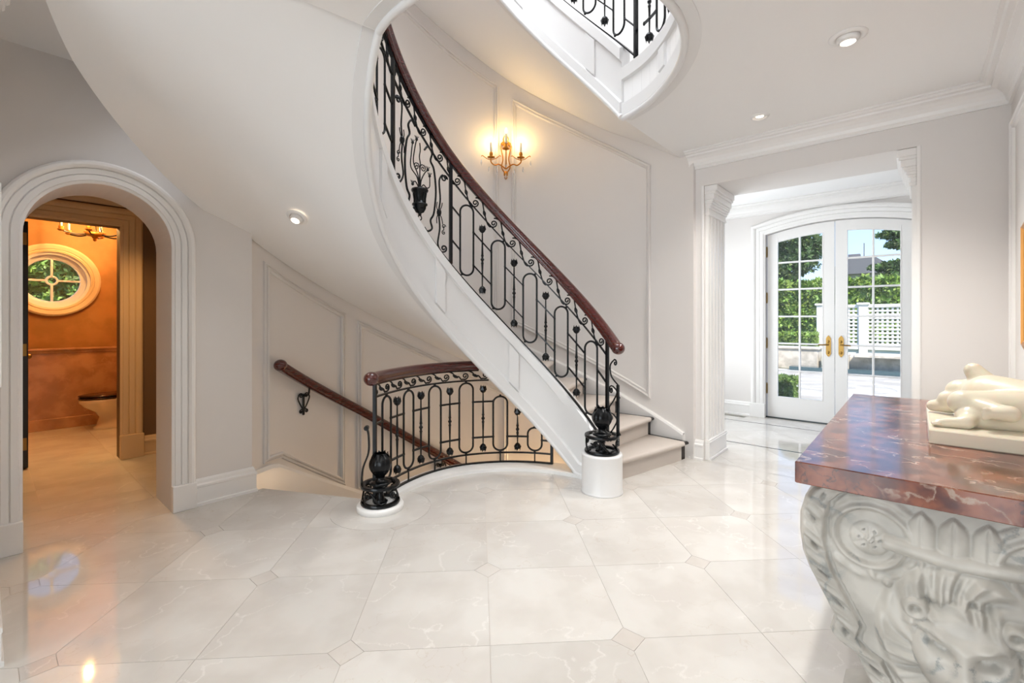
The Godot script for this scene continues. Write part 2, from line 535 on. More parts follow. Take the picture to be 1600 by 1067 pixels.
func floors():
	var hole := well_hole()
	var f := struct("floor", "polished cream marble floor laid on the diagonal with small corner insets")
	var s := Sh.new()
	var base := Geometry2D.clip_polygons(rect2(-4.1, -0.2, 0.5, 4.75), hole)
	for q in base: slab(q, -0.12, -0.0025, s)
	slab(rect2(-4.56, 0.13, -4.1, 0.96), -0.12, -0.0025, s)
	slab(rect2(-1.75, 4.75, 0.1, 5.35), -0.12, -0.0025, s)
	slab(rect2(-2.8, 5.35, 0.8, 7.66), -0.12, -0.0025, s)
	slab(rect2(-6.1, -0.6, -4.54, 2.0), -0.12, -0.0025, s)
	part(f, "bed", s, "grout")
	var d := sqrt(0.5)
	var disc := circle2(pol(0.976, 214.6), 0.36, 36)
	tile_region(f, base + [rect2(-1.6, 4.74, 0.0, 5.2)], [disc], Vector2(-1.813, 1.013), Vector2(d, d), Vector2(-d, d), 0.607, true, Vector2(-4.2, -0.2), Vector2(0.5, 5.2))
	lay(f, disc, base, [], "floor2", 0.0013, Vector2(-9, -9), Vector2(9, 9))
	# the lobby beyond the opening: square tiles between two dark inlaid lines
	tile_region(f, [rect2(-2.7, 5.2, 0.7, 5.67), rect2(-2.7, 5.70, 0.7, 6.93), rect2(-2.7, 6.96, 0.7, 7.66)], [], Vector2(-1.813, 1.013), Vector2(d, d), Vector2(-d, d), 0.607, false, Vector2(-2.7, 5.2), Vector2(0.7, 7.66))
	for v in [5.685, 6.945]:
		s = Sh.new()
		slab(rect2(-2.7, v - 0.0135, 0.7, v + 0.0135), -0.006, 0.0, s)
		part(f, "inlay_strip", s, "inlay", "dark stone strip set in the marble")
	# threshold of the arch and the passage behind it
	tile_region(f, [rect2(-4.54, 0.17, -4.1, 0.918)], [], Vector2(-4.54, 0.17), Vector2(1, 0), Vector2(0, 1), 0.76, false, Vector2(-4.6, 0.1), Vector2(-4.0, 1))
	tile_region(f, [rect2(-6.05, -0.6, -4.54, 2.0)], [], Vector2(-6.05, 0.3), Vector2(1, 0), Vector2(0, 1), 0.6, false, Vector2(-6.1, -0.6), Vector2(-4.5, 2.0))
	var fr := struct("floor_front", "marble floor of the room behind the opening")
	s = Sh.new()
	slab(rect2(-5.2, -6.2, 3.4, -0.2), -0.12, 0.0, s)
	part(fr, "slab", s, "floor1")
	var lo := struct("floor_lower", "floor at the foot of the descending stair")
	s = Sh.new()
	slab(circle2(Vector2(CX, CV), 2.5, 48), -2.7, -2.6, s)
	part(lo, "slab", s, "floor1")

# ---------------------------------------------------------------- walls and ceilings
const CROWN := [[0.0, -0.155], [0.018, -0.155], [0.018, -0.137], [0.03, -0.125], [0.035, -0.1], [0.05, -0.074], [0.078, -0.052], [0.108, -0.042], [0.112, -0.03], [0.14, -0.026], [0.15, -0.014], [0.17, -0.011], [0.17, 0.0], [0.0, 0.0]]
const BASE := [[0.0, 0.0], [0.034, 0.0], [0.034, 0.02], [0.026, 0.026], [0.026, 0.135], [0.03, 0.14], [0.03, 0.155], [0.02, 0.165], [0.016, 0.185], [0.008, 0.2], [0.0, 0.2]]
const CASING := [[0.0, 0.0], [0.0, 0.014], [0.012, 0.02], [0.018, 0.02], [0.02, 0.028], [0.05, 0.03], [0.056, 0.022], [0.06, 0.03], [0.09, 0.034], [0.095, 0.028], [0.1, 0.04], [0.115, 0.05], [0.13, 0.05], [0.14, 0.042], [0.145, 0.03], [0.145, 0.0]]
const PANEL := [[-0.03, 0.0], [-0.029, 0.014], [-0.018, 0.028], [-0.006, 0.024], [-0.001, 0.01], [0.006, 0.01], [0.01, 0.019], [0.02, 0.016], [0.026, 0.0]]
func shell(r0: float, r1: float, a0: float, a1: float, h0: float, h1: float, s: Sh):
	var n := int((a1 - a0) / 2.0)
	var rows := [PackedVector3Array(), PackedVector3Array(), PackedVector3Array(), PackedVector3Array()]
	for i in n + 1:
		var a := a0 + (a1 - a0) * i / n
		rows[0].append(P(r0, a, h0)); rows[1].append(P(r0, a, h1)); rows[2].append(P(r1, a, h1)); rows[3].append(P(r1, a, h0))
	for k in 4: s.grid([rows[k], rows[(k + 1) % 4]], false, 30 + k)
	for e in [0, n]: s.quad(rows[0][e], rows[1][e], rows[2][e], rows[3][e])
func wall_panel(root: Node3D, pts: Array, r := 2.25):   # raised moulding on the curved wall through (angle, height) corners
	var p := PackedVector3Array()
	var nn := []
	for i in pts.size():
		var a: Vector2 = pts[i]
		var b: Vector2 = pts[(i + 1) % pts.size()]
		var n := maxi(1, int(absf(b.x - a.x) / 2.0))
		for k in n:
			var q := a.lerp(b, float(k) / n)
			p.append(P(r - 0.001, q.x, q.y)); nn.append(-OUT(q.x))
	var s := Sh.new()
	s.molding(p, nn, pv2(PANEL), true)
	part(root, "panel_moulding", s, "wall")
func walls():
	var s: Sh
	# arch wall
	var wl := struct("wall_left", "off-white wall with the round-headed doorway")
	s = Sh.new()
	var p := pv2([[-0.16, 0], [0.17, 0], [0.17, 1.93]])
	for i in range(1, 24):
		var a := PI - PI * i / 24.0
		p.append(Vector2(0.5435 + 0.3735 * cos(a), 1.93 + 0.3735 * sin(a)))
	p.append_array(pv2([[0.917, 1.93], [0.917, 0], [1.462, 0], [1.462, 3.09], [-0.16, 3.09]]))
	s.prism(p, W(-4.1, 0, 0), Vector3(0, 0, -1), Vector3.UP, Vector3(-0.44, 0, 0))
	part(wl, "wall_face", s, "wall")
	# curved stair wall
	var wc := struct("wall_stair", "tall curved off-white wall round the stair")
	s = Sh.new()
	shell(2.25, 2.45, 77.0, 208.0, -2.65, 6.4, s)
	part(wc, "wall_face", s, "wall")
	wall_panel(wc, [Vector2(90, 0.60), Vector2(90, 3.06), Vector2(101.5, 3.36), Vector2(114, 3.66), Vector2(130.5, 4.02), Vector2(130.5, 1.39)])
	wall_panel(wc, [Vector2(136, 1.5), Vector2(136, 4.2), Vector2(147, 4.46), Vector2(176, 5.2), Vector2(176, 2.27)])
	wall_panel(wc, [Vector2(203.2, 0.18), Vector2(203.2, 1.87), Vector2(181.6, 1.45), Vector2(181.6, -0.26), Vector2(198.8, 0.18)])
	wall_panel(wc, [Vector2(177.0, -0.36), Vector2(177.0, 1.36), Vector2(154.5, 0.94), Vector2(133, 0.5), Vector2(133, -1.3)])
	# upper hall
	var wu := struct("wall_upper", "white wall of the upper stair hall")
	s = Sh.new()
	shell(2.42, 2.65, 206.0, 439.0, 3.3, 6.4, s)
	part(wu, "wall_face", s, "wall")
	var cu := struct("ceiling_upper", "white ceiling over the stair hall")
	s = Sh.new()
	slab(circle2(Vector2(CX, CV), 2.66, 60), 6.4, 6.55, s)
	part(cu, "ceiling_face", s, "ceil")
	# wall with the wide opening to the lobby
	var wo := struct("wall_back", "off-white wall with the wide opening to the garden doors")
	s = Sh.new()
	s.prism(pv2([[-1.74, 0], [-1.6, 0], [-1.6, 2.74], [0, 2.74], [0, 0], [0.72, 0], [0.72, 3.09], [-1.74, 3.09]]), W(0, 4.75, 0), Vector3(1, 0, 0), Vector3.UP, Vector3(0, 0, -0.6))
	part(wo, "wall_face", s, "wall")
	var wr := struct("wall_right", "white wall behind the console")
	s = Sh.new()
	s.box(W(0.61, 2.3, 1.54), Vector3(0.22, 3.1, 4.92))
	part(wr, "wall_face", s, "wall")
	s = Sh.new()
	s.molding(pv3([W(0.5, 0.4, 0.3), W(0.5, 0.4, 2.72), W(0.5, 4.60, 2.72), W(0.5, 4.60, 0.3)]), Vector3(-1, 0, 0), pv2(PANEL), true)
	part(wr, "panel_moulding", s, "trim")
	# front wall with the opening the view is taken from
	var wf := struct("wall_front", "white wall beside the wide front opening")
	s = Sh.new()
	s.prism(pv2([[-5.2, 0], [-2.78, 0], [-2.78, 3.02], [0.5, 3.02], [0.5, 0], [3.4, 0], [3.4, 3.09], [-5.2, 3.09]]), W(0, -0.16, 0), Vector3(1, 0, 0), Vector3.UP, Vector3(0, 0, -0.19))
	part(wf, "wall_face", s, "wall")
	# ceiling of the hall
	var hole := PackedVector2Array()
	hole.append(pol(1.03, 69.7))
	for i in 41: hole.append(pol(2.3, 81.0 + 127.0 * i / 40))
	for i in 20: hole.append(pol(r_out(209.0 + 52.0 * i / 19) + 0.012, 209.0 + 52.0 * i / 19))
	for i in 30:
		var a := -99.0 + 168.0 * i / 29
		hole.append(pol(r_well(a), a))
	var ce := struct("ceiling", "smooth white ceiling round the stair well")
	s = Sh.new()
	var cz := [rect2(-4.54, -0.16, 0.7, 4.75)]
	for q in cz:
		for t in Geometry2D.clip_polygons(q, hole): slab(t, CEIL, 3.44, s)
	part(ce, "ceiling_face", s, "ceil")
	var cl := struct("ceiling_lobby", "white ceiling of the garden lobby")
	s = Sh.new()
	slab(rect2(-2.8, 4.975, 0.85, 7.66), CEIL, 3.3, s)
	part(cl, "ceiling_face", s, "ceil")
	# lobby: side walls and door wall
	var ws := struct("wall_lobby", "white side walls of the garden lobby")
	s = Sh.new()
	s.box(W(-2.75, 6.4, 1.54), Vector3(0.1, 3.1, 2.6))
	s.box(W(0.75, 6.4, 1.54), Vector3(0.1, 3.1, 2.6))
	s.box(W(-2.2, 5.2, 1.54), Vector3(1.1, 3.1, 0.3))
	part(ws, "wall_face", s, "wall")
	var wd := struct("wall_garden", "white wall round the arched garden doors")
	s = Sh.new()
	p = pv2([[-2.8, 0], [-1.64, 0]])
	for i in 13:
		var t := i / 12.0
		p.append(Vector2(-1.64 + 1.635 * t, door_top(-1.64 + 1.635 * t) + 0.012))
	p.append_array(pv2([[-0.005, 0], [0.85, 0], [0.85, 3.09], [-2.8, 3.09]]))
	s.prism(p, W(0, 7.42, 0), Vector3(1, 0, 0), Vector3.UP, Vector3(0, 0, -0.24))
	part(wd, "wall_face", s, "wall")
	# the front room
	var wb := struct("wall_front_room", "white walls of the front room")
	s = Sh.new()
	var wp := pv2([[-5.2, 0], [3.4, 0], [3.4, 3.1], [-5.2, 3.1]])
	s.prism(wp, W(0, -6.0, 0), Vector3(1, 0, 0), Vector3.UP, Vector3(0, 0, 0.2))
	s.box(W(-5.15, -3.0, 1.55), Vector3(0.2, 3.1, 6.2))
	s.box(W(3.35, -3.0, 1.55), Vector3(0.2, 3.1, 6.2))
	part(wb, "wall_face", s, "wall")
	var cf := struct("ceiling_front", "white ceiling of the front room")
	s = Sh.new()
	slab(rect2(-5.25, -6.2, 3.45, -0.1), CEIL + 0.02, 3.3, s)
	part(cf, "ceiling_face", s, "ceil")
	for k in 3:
		var wn := struct("window_%d" % (k + 2), "tall front room window")
		var u := -3.0 + 2.1 * k
		s = Sh.new()
		for e in [-1, 1]: s.box(W(u + e * 0.76, -5.96, 1.5), Vector3(0.1, 2.5, 0.08), 0.01)
		for e in [0.3, 2.7]: s.box(W(u, -5.96, e), Vector3(1.62, 0.1, 0.08), 0.01)
		part(wn, "window_frame", s, "trim")
		s = Sh.new()
		s.box(W(u, -5.985, 1.5), Vector3(1.44, 2.34, 0.02))
		part(wn, "pane", s, "window_glow")
	var wl2 := struct("window_5", "window in the side wall of the garden lobby")
	s = Sh.new()
	for e in [-1, 1]: s.box(W(-2.69, 6.35 + e * 0.66, 1.55), Vector3(0.06, 2.2, 0.1), 0.01)
	for e in [0.5, 2.6]: s.box(W(-2.69, 6.35, e), Vector3(0.06, 0.1, 1.42), 0.01)
	part(wl2, "window_frame", s, "trim")
	s = Sh.new()
	s.box(W(-2.695, 6.35, 1.55), Vector3(0.01, 2.04, 1.24))
	part(wl2, "pane", s, "window_glow")
	trims()
func door_top(u: float) -> float: return 2.72 - 0.11 * pow((u + 0.8225) / 0.82, 2.0)
func trims():
	var s := Sh.new()
	s.molding(pv3([W(0.5, -0.1, CEIL), W(0.5, 4.75, CEIL), W(-1.74, 4.75, CEIL)]), Vector3.UP, pv2(CROWN))
	var t := struct("trim_1", "white crown moulding of the hall")
	part(t, "crown", s, "trim")
	s = Sh.new()
	s.molding(pv3([W(0.7, 7.42, CEIL), W(-2.7, 7.42, CEIL)]), Vector3.UP, pv2(CROWN))
	t = struct("trim_2", "white crown moulding over the garden doors")
	part(t, "crown", s, "trim")
	# arch casing
	var path := [W(-4.1, 0.17, 0.19), W(-4.1, 0.17, 1.93)]
	for i in range(1, 30):
		var a := PI - PI * i / 30.0
		path.append(W(-4.1, 0.5435 + 0.3735 * cos(a), 1.93 + 0.3735 * sin(a)))
	path.append_array([W(-4.1, 0.917, 1.93), W(-4.1, 0.917, 0.19)])
	s = Sh.new()
	s.molding(pv3(path), Vector3(1, 0, 0), pv2(CASING))
	t = struct("trim_3", "moulded casing round the arched doorway")
	part(t, "casing", s, "trim")
	for e in [[0.17, -1.0], [0.917, 1.0]]:
		s = Sh.new()
		s.box(W(-4.1 + 0.026, e[0] + e[1] * 0.074, 0.095), Vector3(0.052, 0.19, 0.15), 0.004)
		part(t, "plinth_block", s, "trim")
	# baseboards
	s = Sh.new()
	s.molding(pv3([W(-4.185, 1.462, 0), W(-4.1, 1.462, 0), W(-4.1, 1.067, 0)]), Vector3.UP, pv2(BASE))
	t = struct("baseboard_left", "white baseboard beside the arched doorway")
	part(t, "board", s, "trim")
	s = Sh.new()
	s.molding(pv3([W(-1.6, 4.75, 0), W(-1.74, 4.75, 0)]), Vector3.UP, pv2(BASE))
	s.molding(pv3([W(0.5, -0.1, 0), W(0.5, 4.75, 0), W(0.0, 4.75, 0)]), Vector3.UP, pv2(BASE))
	t = struct("baseboard_back", "white baseboard beside the wide opening")
	part(t, "board", s, "trim")
	s = Sh.new()
	s.molding(pv3([W(-1.83, 7.42, 0), W(-2.7, 7.42, 0)]), Vector3.UP, pv2(BASE))
	t = struct("baseboard_garden", "white baseboard beside the garden doors")
	part(t, "board", s, "trim")
	s = Sh.new()
	s.molding(pv3([W(-4.1, 0.03, 0), W(-2.78, 0.03, 0)]), Vector3.UP, pv2(BASE))
	t = struct("baseboard_front", "white baseboard of the front wall")
	part(t, "board", s, "trim")
	s = Sh.new()
	s.box(W(-2.88, 0.04, 2.83), Vector3(0.2, 0.14, 0.09), 0.01)
	s.box(W(-2.88, 0.035, 2.75), Vector3(0.2, 0.04, 0.07), 0.008)
	t = struct("trim_4", "white head moulding of the front wall")
	part(t, "head_moulding", s, "trim")
	# skirting that follows the stairs on the curved wall
	var rows := [PackedVector3Array(), PackedVector3Array(), PackedVector3Array(), PackedVector3Array()]
	for i in 45:
		var a := 79.4 + 95.0 * i / 44
		var h := 0.25 + 0.0178 * (a - 79.4)
		rows[0].append(P(2.205, a, maxf(0.0, h - 0.34))); rows[1].append(P(2.205, a, h - 0.02)); rows[2].append(P(2.215, a, h)); rows[3].append(P(2.26, a, h))
	s = Sh.new()
	for k in 3: s.grid([rows[k], rows[k + 1]], false, 40 + k)
	s.quad(rows[0][0], rows[1][0], P(2.26, 79.4, 0.25), P(2.26, 79.4, 0.0))
	t = struct("baseboard_stair", "white stepped skirting along the stair wall")
	part(t, "board", s, "trim")
	rows = [PackedVector3Array(), PackedVector3Array(), PackedVector3Array(), PackedVector3Array()]
	for i in 60:
		var a := 207.8 - 120.0 * i / 59
		var h := 0.13 + minf(0.0, 0.0225 * (a - 200.5))
		rows[0].append(P(2.22, a, h - 0.5)); rows[1].append(P(2.22, a, h - 0.03)); rows[2].append(P(2.232, a, h)); rows[3].append(P(2.26, a, h))
	s = Sh.new()
	for k in 3: s.grid([rows[k], rows[k + 1]], false, 40 + k)
	t = struct("baseboard_lower_stair", "skirting sloping down the lower stair wall")
	part(t, "board", s, "trim")

# ---------------------------------------------------------------- the opening's pilasters and the garden doors
func pilaster(root: Node3D, u: float, side: float):
	# stands against the reveal: side +1 faces right, -1 faces left
	var s := Sh.new()
	var prof := PackedVector2Array()
	prof.append(Vector2(0.0, 0.0)); prof.append(Vector2(0.0, 0.03))
	for k in 5:
		var c := 0.06 + k * 0.1
		prof.append(Vector2(c - 0.028, 0.03))
		for j in 5:
			var a := PI * j / 4.0
			prof.append(Vector2(c - 0.022 * cos(a), 0.03 - 0.02 * sin(a)))
		prof.append(Vector2(c + 0.028, 0.03))
	prof.append(Vector2(0.52, 0.03)); prof.append(Vector2(0.52, 0.0))
	var rows := [PackedVector3Array(), PackedVector3Array()]
	for q in prof:
		rows[0].append(W(u + side * q.y, 4.79 + q.x, 0.2)); rows[1].append(W(u + side * q.y, 4.79 + q.x, 2.45))
	s.grid(rows, false, -1)
	part(root, "shaft", s, "trim")
	s = Sh.new()
	var v := 5.05
	var lay_box := func(sh: Sh, h0: float, h1: float, o: float):
		sh.box(W(u + side * o * 0.5, v, (h0 + h1) * 0.5), Vector3(o, h1 - h0, 0.52 + o * 0.5), 0.003)
	for b in [[0.0, 0.025, 0.06], [0.025, 0.17, 0.045], [0.17, 0.185, 0.055], [0.185, 0.2, 0.045]]: lay_box.call(s, b[0], b[1], b[2])
	part(root, "plinth", s, "trim")
	s = Sh.new()
	for b in [[2.45, 2.475, 0.045], [2.475, 2.515, 0.036], [2.515, 2.535, 0.052], [2.535, 2.56, 0.062], [2.56, 2.58, 0.074], [2.58, 2.60, 0.082], [2.6, 2.655, 0.094], [2.655, 2.68, 0.108], [2.68, 2.738, 0.122]]: lay_box.call(s, b[0], b[1], b[2])
	part(root, "capital", s, "trim")
func openings():
	var t := struct("trim_5", "fluted pilaster in the reveal of the wide opening, by the stair")
	pilaster(t, -1.6, 1.0)
	var s := Sh.new()
	s.molding(pv3([W(-1.6, 4.75, 0.21), W(-1.6, 4.75, 2.74)]), Vector3(0, 0, 1), pv2([[0, 0], [0, 0.006], [0.018, 0.008], [0.024, 0.005], [0.028, 0.0]]))
	part(t, "edge_strip", s, "trim")
	t = struct("trim_6", "fluted pilaster in the reveal of the wide opening, by the console")
	pilaster(t, 0.0, -1.0)
	s = Sh.new()
	s.molding(pv3([W(0.0, 4.75, 2.74), W(0.0, 4.75, 0.21)]), Vector3(0, 0, 1), pv2([[0, 0], [0, 0.006], [0.018, 0.008], [0.024, 0.005], [0.028, 0.0]]))
	part(t, "edge_strip", s, "trim")
	# casing round the doors
	t = struct("trim_7", "white casing with a shallow arch round the garden doors")
	var path := [W(-1.64, 7.42, 0.2), W(-1.64, 7.42, door_top(-1.64) + 0.01)]
	for i in range(1, 16): path.append(W(-1.64 + 1.635 * i / 16.0, 7.42, door_top(-1.64 + 1.635 * i / 16.0) + 0.01))
	path.append_array([W(-0.005, 7.42, door_top(-0.005) + 0.01), W(-0.005, 7.42, 0.2)])
	s = Sh.new()
	var cas := pv2(CASING)
	for i in cas.size(): cas[i].x *= 1.25
	s.molding(pv3(path), Vector3(0, 0, 1), cas)
	part(t, "casing", s, "trim")
	s = Sh.new()
	s.box(W(-1.735, 7.39, 0.1), Vector3(0.2, 0.2, 0.075), 0.005)
	s.box(W(0.09, 7.39, 0.1), Vector3(0.2, 0.2, 0.075), 0.005)
	part(t, "plinth_block", s, "trim")
	s = Sh.new()
	s.box(W(-0.8225, 7.55, 0.008), Vector3(1.66, 0.016, 0.2), 0.004)
	part(t, "threshold", s, "inlay")
	garden_door("door_1", "white arched garden door leaf nearer the stair", -1.628, -0.826, 1.0)
	garden_door("door_2", "white arched garden door leaf nearer the console", -0.819, -0.017, -1.0)
func garden_door(called: String, label: String, u0: float, u1: float, hinge_side: float):
	var o := struct(called, label, W((u0 + u1) * 0.5, 7.5, 0))
	var v := 7.48
	var th := 0.05
	var g0 := u0 + 0.13
	var g1 := u1 - 0.13
	var rows_h := [0.305, 0.686, 1.068, 1.45, 1.832, 2.214]
	var s := Sh.new()
	# stiles and rails: frame with an arched head
	var p := pv2([[u0, 0.015]])
	var top := func(u: float, drop: float): return door_top(u) - drop
	for i in 9: p.append(Vector2(lerpf(u0, u1, i / 8.0), top.call(lerpf(u0, u1, i / 8.0), 0.0)))
	p.append(Vector2(u1, 0.015))
	p.append(Vector2(g1, 0.015)); 
	for i in 9: p.append(Vector2(lerpf(g1, g0, i / 8.0), top.call(lerpf(g1, g0, i / 8.0), 0.135)))
	p.append(Vector2(g0, 0.015))
	s.prism(p, W(0, v, 0), Vector3(1, 0, 0), Vector3.UP, Vector3(0, 0, -th))
	part(o, "frame", s, "trim")
	s = Sh.new()
	s.box(W((g0 + g1) * 0.5, v + th * 0.5, 0.16), Vector3(g1 - g0 + 0.002, 0.29, th))
	part(o, "bottom_rail", s, "trim")
	s = Sh.new()
	for e in [g0, g1]: s.box(W(e, v + 0.012, 1.44), Vector3(0.014, 2.27, 0.03), 0.004)
	s.box(W((g0 + g1) * 0.5, v + 0.012, 0.307), Vector3(g1 - g0, 0.014, 0.03), 0.004)
	part(o, "glazing_bead", s, "trim")
	var mu := (g0 + g1) * 0.5
	for h in rows_h.slice(1):
		s = Sh.new()
		s.box(W(mu, v + 0.02, h), Vector3(g1 - g0, 0.024, 0.036), 0.006)
		part(o, "muntin", s, "trim")
	s = Sh.new()
	s.box(W(mu, v + 0.021, (0.3 + 2.585) * 0.5), Vector3(0.024, 2.285, 0.034), 0.006)
	part(o, "muntin", s, "trim")
	for c in 2:
		for k in 6:
			var a := g0 if c == 0 else mu
			var b := mu if c == 0 else g1
			var h0: float = rows_h[k]
			s = Sh.new()
			var ph: PackedVector2Array
			if k < 5: ph = rect2(a + 0.012, h0 + 0.012, b - 0.012, rows_h[k + 1] - 0.012)
			else: ph = pv2([[a + 0.012, h0 + 0.012], [b - 0.012, h0 + 0.012], [b - 0.012, top.call(b, 0.135)], [a + 0.012, top.call(a, 0.135)]])
			s.quad(W(ph[0].x, v + 0.02, ph[0].y), W(ph[1].x, v + 0.02, ph[1].y), W(ph[2].x, v + 0.02, ph[2].y), W(ph[3].x, v + 0.02, ph[3].y))
			part(o, "pane", s, "glass")
	# lever on an ornamental plate near the meeting edge
	var hu := u1 - 0.066 if hinge_side > 0 else u0 + 0.066
	s = Sh.new()
	s.prism(pv2([[-0.028, -0.1], [-0.02, -0.12], [0, -0.145], [0.02, -0.12], [0.028, -0.1], [0.028, 0.1], [0.02, 0.12], [0, 0.145], [-0.02, 0.12], [-0.028, 0.1]]), W(hu, v, 1.05), Vector3(1, 0, 0), Vector3.UP, Vector3(0, 0, 0.008))
	for e in [-0.085, 0.06]: s.ball(W(hu, v - 0.008, 1.05 + e), Vector3(0.014, 0.02, 0.008), 8)
	var pl := part(o, "handle_plate", s, "brass")
	s = Sh.new()
	s.tube(pv3([W(hu, v, 1.07), W(hu, v - 0.05, 1.07), W(hu - hinge_side * 0.02, v - 0.058, 1.07), W(hu - hinge_side * 0.11, v - 0.055, 1.065)]), 0.009, 8)
	part(pl, "lever", s, "brass")
	for h in [0.42, 1.07, 1.72, 2.38]:
		var he := u0 - 0.004 if hinge_side > 0 else u1 + 0.004
		s = Sh.new()
		s.tube(pv3([W(he, v - 0.008, h - 0.06), W(he, v - 0.008, h + 0.06)]), 0.012, 8)
		s.ball(W(he, v - 0.008, h + 0.068), Vector3.ONE * 0.011, 6)
		s.ball(W(he, v - 0.008, h - 0.068), Vector3.ONE * 0.011, 6)
		part(o, "hinge", s, "old_brass")

# ---------------------------------------------------------------- staircase
const RISE := 0.183
const STEP := 10.1
const START := 78.5
func panelled_band(root: Node3D, a0: float, a1: float, rf: Callable, bot: Callable, top: Callable, stiles: Array, called: String):
	# the well side of a stringer: a curved board with raised rails and stiles and a bead along its lower edge
	var n := int((a1 - a0) / 2.0)
	var s := Sh.new()
	var rows := [PackedVector3Array(), PackedVector3Array(), PackedVector3Array(), PackedVector3Array()]
	for i in n + 1:
		var a := a0 + (a1 - a0) * i / n
		var r: float = rf.call(a)
		rows[0].append(P(r, a, bot.call(a))); rows[1].append(P(r, a, top.call(a))); rows[2].append(P(r + 0.09, a, top.call(a))); rows[3].append(P(r + 0.09, a, bot.call(a)))
	for k in 4: s.grid([rows[k], rows[(k + 1) % 4]], false, 30 + k)
	for e in [0, n]: s.quad(rows[0][e], rows[1][e], rows[2][e], rows[3][e])
	var board := part(root, called, s, "stringer")
	var d := 0.022
	var strip := func(b0: float, b1: float, lo: Callable, hi: Callable, m: int):
		var t := Sh.new()
		var rr := []
		for k in 4: rr.append(PackedVector3Array())
		for i in m + 1:
			var a := b0 + (b1 - b0) * i / m
			var r: float = rf.call(a)
			rr[0].append(P(r + 0.001, a, lo.call(a))); rr[1].append(P(r - d, a, lo.call(a) + 0.016)); rr[2].append(P(r - d, a, hi.call(a) - 0.016)); rr[3].append(P(r + 0.001, a, hi.call(a)))
		for k in 3: t.grid([rr[k], rr[k + 1]], false, 30 + k)
		for e in [0, m]: t.quad(rr[0][e], rr[1][e], rr[2][e], rr[3][e])
		return t
	part(board, "bottom_rail", strip.call(a0, a1, bot, func(a): return bot.call(a) + 0.13, n), "stringer")
	part(board, "top_rail", strip.call(a0, a1, func(a): return top.call(a) - 0.13, top, n), "stringer")
	for a in stiles:
		part(board, "stile", strip.call(a - 2.6, a + 2.6, func(x): return bot.call(x) + 0.12, func(x): return top.call(x) - 0.12, 3), "stringer")
	var pts := PackedVector3Array()
	for i in n + 1:
		var a := a0 + (a1 - a0) * i / n
		pts.append(P(rf.call(a) - 0.004, a, maxf(0.026, bot.call(a) - 0.002)))
	s = Sh.new()
	s.tube(pts, 0.024, 10)
	part(board, "bead", s, "stringer")
func soffit(root: Node3D, a0: float, a1: float, rin: Callable, rout: Callable, hin: Callable, hout: Callable, thick: float, skew := 0.0):
	var n := int((a1 - a0) / 2.0)
	var low := []
	var high := []
	for j in 9:
		var t := j / 8.0
		var p := PackedVector3Array()
		var q := PackedVector3Array()
		for i in n + 1:
			var b0 := a0 + skew * t
			var a := b0 + (a1 - b0) * i / n
			var r := lerpf(rin.call(a) + 0.085, rout.call(a), t)
			var h := lerpf(hin.call(a) + 0.014, hout.call(a), t)
			p.append(P(r, a, h)); q.append(P(r, a, h + thick))
		low.append(p); high.append(q)
	var s := Sh.new()
	s.grid(low, false, 2)
	s.grid([high[0], high[-1]], false, 3)
	s.grid([low[-1], high[-1]], false, 4)
	s.grid([low[0], high[0]], false, 5)
	for e in [0, n]: s.quad(low[0][e], low[-1][e], high[-1][e], high[0][e])
	part(root, "soffit", s, "ceil")
func step_block(root: Node3D, a: float, h: float, ri: float, ro: float, below: float):
	# a dark wooden tread with a nosing, and the pale carpet that wraps it except at the ends
	var nose := 1.3
	var mk := func(r0: float, r1: float, h0: float, h1: float, b0: float, b1: float, round_nose: bool):
		var s := Sh.new()
		var m := 6
		var secs := []
		for i in m + 1:
			var r := lerpf(r0, r1, i / float(m))
			var k := nose * 1.6 / maxf(r, 0.9)
			var row := PackedVector3Array()
			if round_nose:
				var hm := (h0 + h1) * 0.5
				var hr := (h1 - h0) * 0.5
				row.append(P(r, b1, h1))
				for j in 7:
					var t := PI / 2 - PI * j / 6.0
					row.append(P(r, b0 - k * (0.4 + 0.6 * cos(t)), hm + hr * sin(t)))
				row.append(P(r, b1, h0))
			else:
				row.append(P(r, b1, h1)); row.append(P(r, b0, h1)); row.append(P(r, b0, h0)); row.append(P(r, b1, h0))
			secs.append(row)
		for i in m: s.grid([secs[i], secs[i + 1]], true, 2 if round_nose else -1)
		for e in [0, m]:
			for j in range(1, secs[e].size() - 1):
				s.st.set_smooth_group(-1)
				s.tri(secs[e][0], secs[e][j], secs[e][j + 1])
		return s
	var tr := part(root, "tread", mk.call(ri, ro, h - 0.034, h, a, a + STEP + 0.5, true), "dark_wood")
	part(tr, "carpet", mk.call(ri + 0.02, ro - 0.075, h - 0.040, h + 0.009, a - 0.15, a + STEP + 0.5, true), "carpet")
	var ris := part(root, "riser", mk.call(ri, ro, below, h - 0.03, a + 0.2, a + 1.2, false), "dark_wood")
	part(ris, "carpet", mk.call(ri + 0.02, ro - 0.075, below, h - 0.02, a - 0.05, a + 1.0, false), "carpet")
